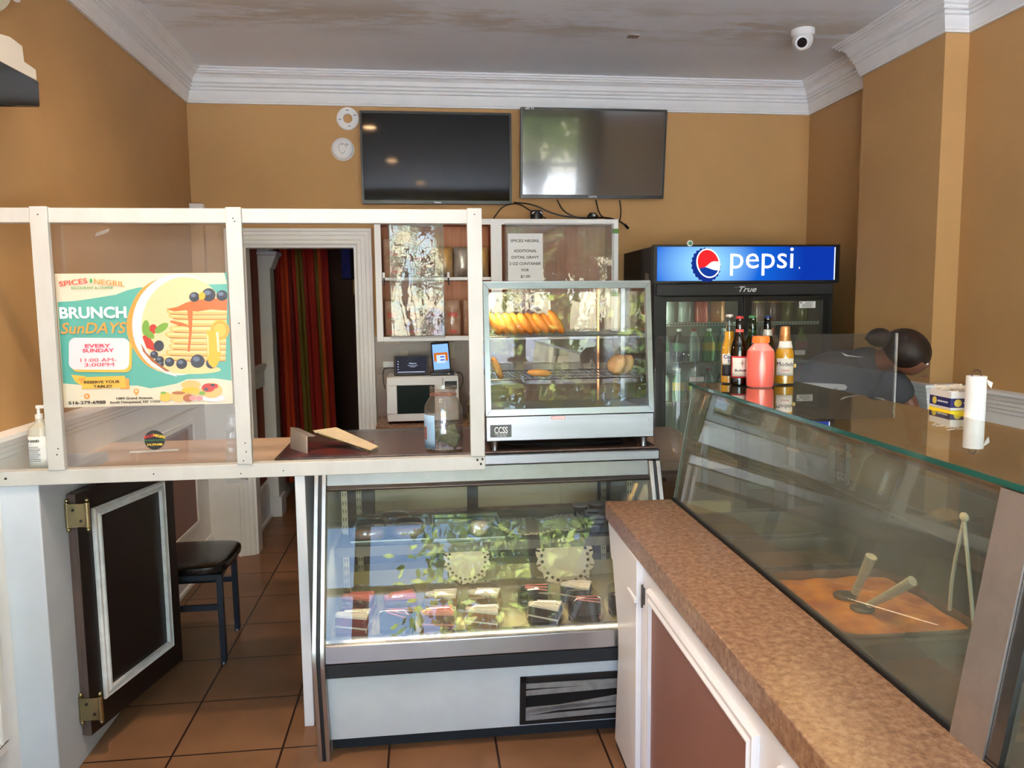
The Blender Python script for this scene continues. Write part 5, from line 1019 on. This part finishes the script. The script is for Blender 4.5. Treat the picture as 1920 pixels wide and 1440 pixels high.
MB(M).box(-.044, .044, -.0018, -.001, .075, .13).build('screen_frame', emis('screen_orange', (200, 110, 40), .8), t); MB(M).box(-.028, .028, -.0026, -.0018, .062, .115).build('screen_card', emis('screen_pale', (180, 200, 246), 1.0), t)
mb = MB(M); mb.box(-.005, .022, -.003, -.0026, .098, .105); mb.box(-.005, .022, -.003, -.0026, .078, .085); mb.build('screen_buttons', emis('screen_deep', (30, 60, 190), .8), t)
MB().box(.04, .19, 4.80, 4.87, 1.2135, 1.233).build('dock', BLACK, t, .004); MB().cyl((.155, 4.799, 1.223), (.155, 4.795, 1.223), .007).build('button', mat('grey_button', (150, 140, 120), .5), t)
props(MB().tube([(-.185, 4.86, 1.26), (-.24, 4.88, 1.262), (-.262, 4.9, 1.24), (-.262, 4.94, 1.17), (-.255, 4.98, 1.12)], .003, 6, 2).build('charging_cable', BLACK, None), 'thin black cable running from the tablet down beside the microwave', 'cable')
props(MB().tube([(.20, 4.87, 1.225), (.235, 4.87, 1.222), (.25, 4.88, 1.19), (.245, 4.9, 1.14), (.225, 4.95, 1.11)], .003, 6, 2).build('charging_cable', BLACK, None), 'thin black cable curling from the terminal behind the tip jar', 'cable')
t = thing('wall_socket', 'white wall socket plate behind the tablet', 'socket', (-.20, BY - .015, 1.30)); B(-.27, -.20, BY - .02, BY - .0125, 1.245, 1.285).build('plate', WHITE, t, .002)
t = thing('sauce_bottle', 'small glass sauce bottle with white cap beside the microwave', 'bottle', (.285, 4.85, .9205)); MB().lathe([(0, 0), (.032, 0), (.034, .02), (.034, .10), (.014, .13), (.013, .16)], (.30, 4.85, .9205), 24).build('bottle_glass', mat('pale_amber_glass', (150, 136, 104), .1, alpha=.8), t)
MB().cyl((.30, 4.85, 1.08), (.30, 4.85, 1.10), .015).build('cap', PAPER, t); MB().grid(lambda u, v: (.30 + .0345 * math.sin(-1.2 + u * 2.4), 4.85 - .0345 * math.cos(-1.2 + u * 2.4), .965 + .05 * v), 10, 2).build('label', mat('label_dark_gold', (90, 74, 44), .5), t)
bag(.37, 4.80, .9205, .12, .10, mat('black_rag', (24, 24, 28), .9), 'crumpled dark cloth on the back counter beside the sauce bottle', None, kind='cloth', nm='dark_cloth', seed=30)

# ================================================================ DRINKS COOLER
t = thing('drinks_cooler', 'tall black two-door glass drinks cooler with a lit blue sign', 'refrigerator', (1.93, 4.75, 0)); FC = t
fx0, fx1, fyf, fyb, fzt = 1.372, 2.498, 4.43, 5.12, 1.99
for q in ((fx0, fx0 + .05, fyf, fyb, .05, fzt), (fx1 - .05, fx1, fyf, fyb, .05, fzt), (fx0 + .05, fx1 - .05, fyb - .04, fyb, .05, fzt), (fx0 + .05, fx1 - .05, fyf, fyb - .04, 1.70, fzt), (fx0 + .05, fx1 - .05, fyf, fyb - .04, .05, .32)):
    B(*q).build('body_panel', BLACKM, t)
for x in (fx0 + .06, fx1 - .06):
    for y in (4.5, 5.05): MB().cyl((x, y, 0), (x, y, .05), .02).build('foot', BLACK, t)
B(1.355, 2.517, 4.395, 4.44, 1.765, 1.995).build('sign_housing', BLACK, t, .003)
def signmat():
    m = bpy.data.materials.new('lit_blue_sign'); m.use_nodes = True; nt = m.node_tree; N = nt.nodes; N.clear(); L = nt.links
    o = N.new('ShaderNodeOutputMaterial'); e = N.new('ShaderNodeEmission'); g = N.new('ShaderNodeNewGeometry'); mp = N.new('ShaderNodeMapping'); mp.inputs['Location'].default_value = (-1.67 / .62, 0, -1.88 / .42); mp.inputs['Scale'].default_value = (1 / .62, 0, 1 / .42)
    gr = N.new('ShaderNodeTexGradient'); gr.gradient_type = 'SPHERICAL'; r = N.new('ShaderNodeValToRGB'); el = r.color_ramp.elements
    el[0].position = 0; el[0].color = (*s2l((12, 52, 160)), 1); el[1].position = .92; el[1].color = (*s2l((150, 215, 255)), 1); k = el.new(.45); k.color = (*s2l((20, 96, 206)), 1)
    L.new(g.outputs['Position'], mp.inputs[0]); L.new(mp.outputs[0], gr.inputs[0]); L.new(gr.outputs[0], r.inputs[0]); L.new(r.outputs[0], e.inputs[0]); e.inputs[1].default_value = .8; L.new(e.outputs[0], o.inputs[0]); return m
sg = B(1.377, 2.483, 4.391, 4.396, 1.782, 1.982).build('lit_sign', signmat(), t)
B(2.478, 2.484, 4.389, 4.392, 1.784, 1.978).build('sign_edge', emis('edge_white', (220, 235, 255), .9), sg)
SW = emis('sign_white', (255, 255, 255), .95); SR = emis('sign_red', (226, 40, 44), .85); SB = emis('sign_blue', (22, 60, 150), .8); SDK = emis('sign_cap_blue', (24, 50, 140), .7)
lx, lz = 1.688, 1.885; Rt = math.radians(35)
def disc(cx, cz, rx, rz, y, m, nm, par, n=40, rot=0, crimp=0):
    mb = MB(); P = []
    for k in range(n):
        a = 2 * PI * k / n; f = 1 + (crimp if k % 2 else 0); X, Z = rx * f * math.cos(a), rz * f * math.sin(a); P.append((cx + X * math.cos(rot) - Z * math.sin(rot), y, cz + X * math.sin(rot) + Z * math.cos(rot)))
    mb.prism(P, (0, .0006, 0)); return mb.build(nm, m, par, smooth=0)
disc(lx - .014, lz - .010, .084, .096, 4.3898, SDK, 'bottle_cap_edge', sg, 44, .35, .09); disc(lx, lz, .072, .088, 4.3891, SW, 'globe_ring', sg, 44, .35)
def region(cond, y, m, nm):   # fill part of the tilted ellipse
    mb = MB(); n = 40; rx, rz = .064, .080; cr, sr = math.cos(.35), math.sin(.35); 
    lo_, hi_ = cond; cols = []
    for i in range(n + 1):
        u = -1 + 2 * i / n; zm = math.sqrt(max(0, 1 - u * u)); a, b = max(-zm, min(zm, lo_(u))), max(-zm, min(zm, hi_(u)))
        cols.append([mb.V((lx + rx * u * cr - rz * q * sr, y, lz + rx * u * sr + rz * q * cr)) for q in (a, b)])
    for A, Bq in zip(cols, cols[1:]): mb.F((A[0], Bq[0], Bq[1], A[1]))
    mb.build(nm, m, sg, smooth=0)
region((lambda u: -.12 + .25 * math.sin(u * 2.2 + .2) - .25 * u + .0, lambda u: 2), 4.3889, SR, 'globe_red')
region((lambda u: -2, lambda u: -.42 - .18 * math.sin(u * 2.6) - .2 * u), 4.3889, SB, 'globe_blue')
T('pepsi', .19, (2.02, 4.3885, 1.855), SW, sg, bold=0, fit=.395); T('R', .016, (2.257, 4.3885, 1.850), SW, sg)
q = thing('round_clip', 'small green and white round disc on top of the cooler sign', 'disc', (1.575, 4.42, 1.995)); MB().cyl((1.575, 4.39, 2.002), (1.575, 4.402, 2.002), .018, n=24).build('disc', PAPER, q); MB().cyl((1.575, 4.388, 2.002), (1.575, 4.392, 2.002), .011, n=20).build('green_face', mat('green_face', (80, 150, 90), .5), q)
# header and doors
B(fx0 + .01, fx1 - .01, 4.41, 4.44, 1.695, 1.765).build('header', BLACKM, t, .003)
T('True', .046, (1.935, 4.408, 1.716), PAPER, t, shear=.4, bold=.0004, sx=1.3, name='maker_lettering'); B(1.86, 1.93, 4.408, 4.4095, 1.741, 1.744).build('maker_stroke', STEEL, t)
for i, (a, b) in enumerate(((fx0 + .03, 1.935), (1.925, fx1 - .03))):
    y = 4.415 if i else 4.432; d = thing('door', None, None, (a, y, .3)); d.parent = t; d.location = Vector((a, y, .3)) - Vector(t.location)
    for q in ((a, a + .048, .3, 1.69), (b - .04, b, .3, 1.69), (a + .048, b - .04, 1.66, 1.69), (a + .048, b - .04, .3, .35)): B(q[0], q[1], y, y + .016, q[2], q[3]).build('door_frame', BLACK, d, .002)
    B(a + .048, b - .04, y + .006, y + .011, .35, 1.66).build('door_glass', glass('cooler_glass', (.72, .76, .74), .06, haze=.05), d)
    B(a + .05 if i else b - .036, a + .07 if i else b - .016, y - .02, y - .002, .9, 1.1).build('handle', BLACK, d, .003) if 0 else None
q = B(2.278, 2.382, 4.4185, 4.4195, 1.615, 1.655).build('energy_label', PAPER, t)
mb = MB()
for k in range(6): mb.box(2.295 + (.02 if k < 2 else 0), 2.37 - .012 * (k % 2), 4.4178, 4.4185, 1.648 - k * .0055, 1.650 - k * .0055)
mb.blob((2.289, 4.418, 1.647), (.006, .0006, .004), 10); mb.build('lettering', INK, q, smooth=0)
for x, z in ((1.59, 1.18), (2.23, 1.33)): B(x, x + .09, 4.41, 4.412, z, z + .028).build('white_note', PAPER, t)
WSH = mat('white_shelf_wire', (206, 206, 196), .5); SHZ = (1.525, 1.285, 1.04, .78, .5)
for z in SHZ:
    for a, b in ((fx0 + .06, 1.92), (1.94, fx1 - .06)):
        s_ = B(a, b, 4.47, 4.476, z - .012, z + .008).build('shelf', WSH, t); mb = MB()
        for k in range(26): x = a + .01 + k * (b - a - .02) / 25; mb.box(x, x + .003, 4.47, 5.05, z - .006, z - .003)
        mb.build('wires', WSH, s_)
        mb = MB()
        for k in range(24): x = a + .012 + k * (b - a - .02) / 24; mb.box(x, x + .008, 4.4692, 4.4702, z - .006, z + .001)
        mb.build('price_slots', mat('shadow_slot', (70, 74, 66), .8), s_)
B(fx0 + .055, fx0 + .075, 4.46, 4.475, .35, 1.66).build('light_strip', emis('cooler_light', (214, 232, 210), 22), t); B(1.92, 1.932, 4.46, 4.475, .35, 1.66).build('light_strip', emis('cooler_light', (214, 232, 210), 22), t)
B(fx0 + .051, fx1 - .051, fyb - .045, fyb - .041, .33, 1.69).build('liner', mat('pale_liner', (160, 166, 156), .5), t)
# drinks inside
def drink(x, y, z, col, capc, h, r, label, group, kind=0, glassy=False):
    nm = 'soft_drink_bottle' if kind == 0 else ('drink_tub' if kind == 1 else 'wine_bottle'); t = thing(nm, label, 'bottle' if kind != 1 else 'tub', (x, y, z), group=group)
    m = mat('drink_%d_%d_%d' % col, col, .12, coat=.6)
    if kind == 1: MB().lathe([(0, 0), (r * .9, 0), (r, h * .1), (r, h * .92), (r * .95, h * .95), (0, h * .95)], (x, y, z + .0005), 20).build('body', m, t); MB().lathe([(r * 1.04, h * .93), (r * 1.04, h), (0, h)], (x, y, z + .0005), 20).build('lid', mat('cap_%d_%d_%d' % capc, capc, .4), t)
    else:
        MB().lathe([(0, 0), (r * .85, 0), (r, .01), (r, h * .3), (r * .9, h * .38), (r, h * .5), (r, h * .62), (r * .75, h * .74), (r * .38, h * .86), (r * .36, h * .94), (0, h * .94)], (x, y, z + .0005), 20).build('body', m, t)
        MB().lathe([(r * .42, h * .92), (r * .42, h), (0, h)], (x, y, z + .0005), 16).build('cap', mat('cap_%d_%d_%d' % capc, capc, .4), t)
        MB().lathe([(r * 1.015, h * .32), (r * 1.02, h * .58)], (x, y, z + .0005), 20, closed=True).build('label', mat('dl_%d' % (sum(col) % 7), [(210, 214, 200), (190, 200, 70), (200, 60, 50), (60, 120, 60), (200, 200, 210), (170, 60, 90), (220, 190, 60)][sum(col) % 7], .4), t)
R1L = [((150, 156, 152), (200, 204, 200), 'clear'), ((170, 176, 172), (220, 222, 220), 'pale clear'), ((222, 84, 74), (230, 90, 70), 'bright red'), ((190, 120, 70), (220, 210, 190), 'amber')]
ordn = ['first', 'second', 'third', 'fourth', 'fifth', 'sixth']
for k, (c, cc, nm) in enumerate(R1L): drink(1.50 + k * .105, 4.56, 1.533, c, cc, .135, .045, '%s tub on the top shelf behind the cooler door by the warmer, %s along' % (nm, ordn[k]), 'tubs on the cooler top shelf', 1)
R1R = [((110, 60, 60), (150, 40, 40), 'dark red'), ((120, 84, 76), (170, 150, 60), 'brown'), ((104, 70, 66), (190, 120, 70), 'russet'), ((120, 110, 60), (170, 160, 70), 'olive'), ((110, 112, 56), (150, 60, 40), 'yellow-green')]
for k, (c, cc, nm) in enumerate(R1R): drink(1.995 + k * .093, 4.56, 1.533, c, cc, .125, .04, '%s tub on the top shelf behind the cooler door by the wall, %s along' % (nm, ordn[k]), 'tubs on the cooler top shelf', 1)
R2 = [((120, 130, 124), (150, 30, 30), 'grey-clear'), ((40, 42, 40), (230, 230, 226), 'black'), ((176, 186, 184), (150, 40, 50), 'clear'), ((80, 150, 84), (230, 232, 226), 'green'), ((150, 160, 160), (210, 210, 214), 'water')]
for j, z in enumerate((1.293, 1.048)):
    for k in range(5):
        c, cc, nm = R2[(k + j * 2) % 5]
        drink(1.475 + k * .095, 4.55, z, c, cc, .20, .038, '%s bottle on the %s shelf behind the cooler door by the warmer, %s along' % (nm, ('second', 'third')[j], ordn[k]), 'bottles on the %s cooler shelf' % ('second', 'third')[j])
R3 = [((60, 110, 60), (40, 90, 50), 'dark green'), ((30, 28, 30), (40, 40, 44), 'dark'), ((170, 80, 84), (200, 60, 60), 'pink'), ((150, 150, 60), (190, 180, 60), 'yellow'), ((120, 140, 60), (60, 120, 60), 'lime')]
for j, z in enumerate((1.293, 1.048)):
    for k in range(5):
        c, cc, nm = R3[(k + j * 3) % 5]
        drink(1.985 + k * .095, 4.55, z, c, cc, .20, .038, '%s bottle on the %s shelf behind the cooler door by the wall, %s along' % (nm, ('second', 'third')[j], ordn[k]), 'bottles on the %s cooler shelf' % ('second', 'third')[j])
t = thing('price_card', 'small paper card leaning on the side of the cooler beside the warmer top', 'card', (1.36, 4.6, 1.78)); MB().prism([(1.3695, 4.62, 1.745), (1.3695, 4.53, 1.735), (1.3695, 4.54, 1.83), (1.3695, 4.61, 1.84)], (.0015, 0, 0)).build('card', mat('grey_card', (130, 120, 108), .6), t)

# ================================================================ HALL THINGS
def curtain():
    x0, x1, y = -1.235, -.80, 6.75
    cols = [(196, 66, 24), (150, 24, 14), (120, 96, 30), (170, 36, 18), (206, 84, 30), (110, 18, 12)]
    ms = [mat('curtain_%d' % i, c, .8) for i, c in enumerate(cols)]; mb = MB(); n = 120; rows = 16; pat = [1, 0, 0, 5, 3, 2, 2, 1, 3, 3, 2, 4, 1, 3]
    I = [[mb.V((x0 + (x1 - x0) * (i / n) * (1 - .12 * j / rows * 0) + .05 * (1 - j / rows) * math.sin(i * .02), y + .035 * math.sin(i / n * 2 * PI * 7 + .4 * math.sin(j * .3)) + .01 * math.sin(i * 1.1), .12 + 2.18 * j / rows)) for i in range(n + 1)] for j in range(rows + 1)]
    for j in range(rows):
        for i in range(n): mb.F((I[j][i], I[j][i + 1], I[j + 1][i + 1], I[j + 1][i]), pat[int(i / n * len(pat)) % len(pat)])
    t = thing('striped_curtain', 'orange red and olive striped curtain hanging in the dark hallway', 'curtain', (-1.0, y, .1)); mb.build('fabric', ms, t, smooth=180, solid=.002)
    MB().tube([(-1.25, y, 2.31), (-.62, y, 2.31)], .012, 10).build('rod', BRASS, t)
curtain()
t = thing('hall_television', 'small television mounted high in the dark hallway, seen at an angle', 'television', (-.56, 6.1, 1.86)); M = Matrix.Translation((-.58, 6.15, 1.86)) @ Matrix.Rotation(-.5, 4, 'Z')
MB(M).box(-.06, .20, 0, .05, 0, .30).build('housing', BLACK, t, .004); MB(M).box(-.05, .03, -.002, 0, .015, .285).build('screen', mat('dim_blue_screen', (40, 42, 90), .2, emit=.05), t); MB().bar((-.52, 6.2, 1.98), (-.52, 7.2, 1.98), .04, .04).build('wall_arm', BLACK, t)
t = thing('light_switch', 'beige light switch plate on the rust-red hallway wall', 'light switch', (-1.25, 5.70, 1.36)); B(-1.2495, -1.243, 5.665, 5.735, 1.355, 1.475).build('plate', mat('beige_plastic', (196, 176, 150), .4), t, .002); B(-1.243, -1.238, 5.69, 5.71, 1.40, 1.43).build('rocker', WHITE, t)
t = thing('hall_door', 'dark open door leaf standing in the doorway to the hall', 'door', (-.42, 5.6, 0)); B(-.44, -.405, 5.28, 5.98, .01, 2.03).build('leaf', mat('dark_plum_door', (62, 50, 50), .5), t, .002)
props(B(-.9, -.3, 6.35, 7.1, 0, .012).build('door_mat', mat('black_mat', (16, 16, 18), .9), None), 'black mat on the hallway floor past the curtain', 'mat')

# ================================================================ CEILING AND WALL DEVICES
t = thing('dome_camera', 'white eyeball security camera fixed to the ceiling near the cooler', 'security camera', (2.10, 4.10, 3.13)); cx, cy = 2.10, 4.12
MB().lathe([(0, 0), (.062, 0), (.062, -.022), (.055, -.030), (0, -.030)], (cx, cy, 3.13), 36).build('base', WHITE, t)
d = Vector((-.45, -.78, -.44)).normalized(); c0 = Vector((cx, cy, 3.075)); q = MB().blob(c0, (.054, .054, .054), 32).build('eyeball', WHITE, t)
MB().cyl(c0 + d * .040, c0 + d * .058, .040, .036, 32).build('face_ring', WHITE, t); MB().cyl(c0 + d * .052, c0 + d * .0605, .027, .025, 28).build('lens', mat('dark_lens', (14, 16, 24), .08), t)
props(B(1.165, 1.225, 4.26, 4.31, 3.124, 3.1298).build('ceiling_plate', mat('grey_brown_plate', (150, 138, 128), .6), None), 'small tan plate hanging loose on the ceiling above the televisions', 'plate')
t = thing('emergency_light', 'white-topped black wall-mounted box at the edge of the left wall', 'wall unit', (-1.35, 2.6, 2.3))
MB().prism([(-1.449, y, z) for y, z in ((2.40, 2.392), (2.836, 2.405), (2.836, 2.46), (2.76, 2.463), (2.755, 2.511), (2.68, 2.514), (2.40, 2.46))], (.17, 0, 0)).build('white_housing', mat('ivory_housing', (228, 222, 210), .4), t, .006)
MB().prism([(-1.449, y, z) for y, z in ((2.38, 2.225), (2.745, 2.313), (2.749, 2.398), (2.38, 2.388))], (.215, 0, 0)).build('black_lens_body', mat('glossy_black', (12, 11, 12), .1), t, .006)
mb = MB()
for k in range(9): mb.box(-1.42 + k * .014, -1.416 + k * .014, 2.69, 2.756, 2.468, 2.5125)
mb.build('vents', mat('ivory_shadow', (190, 184, 174), .5), t, kind=None) if 0 else None
t = thing('alarm_bell', 'round cream alarm housing high on the left wall above the black wall unit', 'alarm', (-1.40, 2.79, 2.6))
MB().lathe([(0, .07), (.11, .07), (.20, .045), (.232, .0)], (-1.449, 2.80, 2.845), 44, R=Matrix.Rotation(PI / 2, 3, 'Y')).build('body', mat('cream_housing', (222, 218, 196), .4), t)
MB().blob((-1.40, 2.99, 2.74), (.012, .02, .008), 12).build('tab', WHITE, t)

# ================================================================ PERSON behind the steam table
SKIN = mat('brown_skin', (112, 70, 52), .5); SHIRT = mat('charcoal_tshirt', (62, 64, 70), .85, var=.06, scale=20); HAIR = mat('dark_hair', (16, 10, 9), .6, c2=(44, 24, 18), scale=30, stretch=(1, 1, .2), bump=.6); JEAN = mat('dark_trousers', (40, 44, 56), .85)
pz = thing('person', 'person in charcoal T-shirt bending forward with head down behind the steam table', 'person', (2.12, 3.95, 0))
N_ = [(2.10, 3.96, .96, (.15, .12)), (2.10, 3.86, 1.08, .11), (2.10, 3.73, 1.19, .11), (2.10, 3.62, 1.28, .095), (2.16, 3.52, 1.345, (.07, .065)), (2.235, 3.45, 1.37, (.052, .052)),
      (2.285, 3.40, 1.395, (.085, .095)), (2.315, 3.36, 1.36, (.068, .075)), (2.335, 3.325, 1.315, (.045, .05)), (2.342, 3.312, 1.350, .014),
      (1.965, 3.56, 1.27, .062), (1.895, 3.54, 1.235, .055), (1.875, 3.49, 1.10, .042), (1.89, 3.38, 1.0, .034), (1.90, 3.31, .985, .026), (1.905, 3.27, .98, (.034, .016)),
      (2.255, 3.53, 1.265, .062), (2.335, 3.50, 1.235, .055), (2.385, 3.45, 1.11, .042), (2.33, 3.35, 1.0, .034), (2.295, 3.29, .985, .026), (2.28, 3.25, .98, (.034, .016)),
      (2.02, 3.97, .90, (.095, .095)), (2.01, 3.95, .50, .06), (2.0, 4.0, .10, .04), (2.0, 3.90, .05, (.04, .03)), (2.18, 3.97, .90, (.095, .095)), (2.20, 3.95, .50, .06), (2.21, 4.0, .10, .04), (2.21, 3.90, .05, (.04, .03)),
      (2.375, 3.395, 1.395, .018), (2.205, 3.40, 1.42, .018)]
E_ = [(0, 1), (1, 2), (2, 3), (3, 4), (4, 5), (5, 6), (6, 7), (7, 8), (7, 9), (3, 10), (10, 11), (11, 12), (12, 13), (13, 14), (14, 15), (3, 16), (16, 17), (17, 18), (18, 19), (19, 20), (20, 21), (0, 22), (22, 23), (23, 24), (24, 25), (0, 26), (26, 27), (27, 28), (28, 29), (6, 30), (6, 31)]
for hb, sx_ in ((15, 1), (21, -1)):
    hx, hy, hz = N_[hb][:3]
    for f, (dx, l1, l2) in enumerate(((-.030, .030, .022), (-.011, .036, .028), (.009, .038, .028), (.027, .030, .022))):
        b0 = len(N_); N_ += [(hx + dx * sx_, hy - .035, hz - .004, .009), (hx + dx * 1.1 * sx_, hy - .035 - l1, hz - .012, .0085), (hx + dx * 1.1 * sx_, hy - .035 - l1 - l2 * .7, hz - .012 - l2 * .75, .0075)]; E_ += [(hb, b0), (b0, b0 + 1), (b0 + 1, b0 + 2)]
    b0 = len(N_); N_ += [(hx + .04 * sx_, hy + .0, hz - .005, .010), (hx + .056 * sx_, hy - .03, hz - .02, .009)]; E_ += [(hb, b0), (b0, b0 + 1)]
skin('body', N_, E_, SKIN, pz, 0, 2)
SN = [(2.10, 3.97, .93, .16), (2.10, 3.86, 1.08, .155), (2.09, 3.74, 1.21, .16), (2.09, 3.62, 1.29, .15), (2.14, 3.55, 1.33, .12), (2.19, 3.50, 1.35, .09), (1.975, 3.56, 1.29, .098), (1.905, 3.54, 1.24, .08), (1.88, 3.505, 1.15, .068), (2.245, 3.53, 1.28, .10), (2.32, 3.50, 1.24, .082), (2.368, 3.465, 1.14, .068), (2.14, 3.56, 1.20, .13), (2.225, 3.47, 1.362, .072)]
skin('t_shirt', SN, [(0, 1), (1, 2), (2, 3), (3, 4), (4, 5), (3, 6), (6, 7), (7, 8), (3, 9), (9, 10), (10, 11), (3, 12), (5, 13)], SHIRT, pz, 0, 2)
TN = [(2.10, 3.97, .95, (.155, .13)), (2.02, 3.97, .88, (.11, .11)), (2.01, 3.95, .50, .078), (2.0, 4.0, .12, .06), (2.18, 3.97, .88, (.11, .11)), (2.20, 3.95, .50, .078), (2.21, 4.0, .12, .06)]
skin('trousers', TN, [(0, 1), (1, 2), (2, 3), (0, 4), (4, 5), (5, 6)], JEAN, pz, 0, 2)
mb = MB(); mb.blob((2.30, 3.40, 1.418), (.112, .118, .10), 32, Matrix.Rotation(.5, 3, 'Y') @ Matrix.Rotation(.3, 3, 'X'), jit=.12, f=.5); mb.build('hair', HAIR, pz, smooth=180)
mb = MB(); mb.blob((2.175, 3.43, 1.478), (.058, .05, .045), 20, jit=.3, f=.4); mb.build('hair_bun', HAIR, pz, smooth=180)
mb = MB()
for k in range(14): a = .4 * k; mb.tube([(2.175 + .05 * math.cos(a), 3.43 + .03 * math.sin(a), 1.485), (2.165 + .066 * math.cos(a + .5), 3.42 + .04 * math.sin(a + .5), 1.49 + .018 * math.sin(a * 2)), (2.19 + .06 * math.cos(a + 1), 3.43 + .045 * math.sin(a + 1), 1.47)], .005, 6, 2)
mb.build('hair_strands', HAIR, pz, smooth=180)
for x in (2.30, 2.35): MB().blob((x, 3.318, 1.355), (.011, .006, .006), 12).build('eye', PAPER, pz)
MB().tube([(2.318, 3.303, 1.300), (2.335, 3.297, 1.297), (2.350, 3.303, 1.300)], .0035, 8, 1).build('mouth', mat('lip_brown', (110, 58, 50), .5), pz)

# ================================================================ OUTSIDE: what the glass reflects
def tree(x, y, h, r, n, label, c1, c2, seed):
    random.seed(seed); t = thing('street_tree', label, 'tree', (x, y, -.06)); BK = mat('bark', (84, 66, 52), .9, var=.2, scale=10)
    mb = MB(); mb.tube([(x, y, -.06), (x + .1, y, h * .25), (x - .1, y + .1, h * .5), (x, y, h * .8)], [r * .09, r * .075, r * .05, r * .02], 10, 0)
    br = []
    for k in range(16):
        a = k * 2.4; z0 = h * (.3 + .035 * k); e = Vector((x + math.cos(a) * r * .85, y + math.sin(a) * r * .85, z0 + h * .16)); br.append(e)
        mid = Vector((x + math.cos(a) * r * .35, y + math.sin(a) * r * .35, z0 + h * .1)); mb.tube([(x, y, z0 - h * .04), mid, e], [r * .035, r * .022, r * .008], 7, 1); br.append(mid)
    mb.build('trunk', BK, t)
    lf = MB()
    for k in range(n):
        c = random.choice(br) + Vector((random.gauss(0, r * .22), random.gauss(0, r * .22), random.gauss(0, r * .2))); s_ = random.uniform(.07, .17)
        a, b = Vector((random.gauss(0, 1), random.gauss(0, 1), random.gauss(0, 1))).normalized(), Vector((random.gauss(0, 1), random.gauss(0, 1), random.gauss(0, 1))).normalized(); b = a.cross(b).normalized()
        i = [lf.V(c - a * s_), lf.V(c + b * s_ * .5), lf.V(c + a * s_), lf.V(c - b * s_ * .5)]; lf.F(i, random.randint(0, 1))
    lf.build('leaves', [mat('leaf_%d%d%d' % c1, c1, .6), mat('leaf_%d%d%d' % c2, c2, .6)], t, smooth=0)
tree(2.6, -8.2, 6.4, 2.6, 9000, 'leafy sunlit street tree reflected in the display case glass', (124, 142, 60), (70, 96, 44), 5)
tree(7.5, -13.5, 8.0, 3.0, 7000, 'tall bushy street tree farther along the road, reflected in the warmer glass', (96, 120, 60), (50, 74, 40), 8)
tree(-6.5, -13, 7.0, 2.6, 5000, 'street tree opposite the far side of the shop window', (104, 128, 66), (60, 84, 40), 11)
t = thing('round_window_sign', 'round dark sign hanging inside the shop window, mirrored in the glass', 'sign', (1.66, -1.3, 2.0)); MB().cyl((1.66, FY + .03, 2.12), (1.66, FY + .04, 2.12), .21, n=40).build('disc', BLACKM, t); MB().tube([(1.66, FY + .035, 2.33), (1.66, FY + .035, 2.95)], .002, 6).build('hanging_wire', STEEL, t)
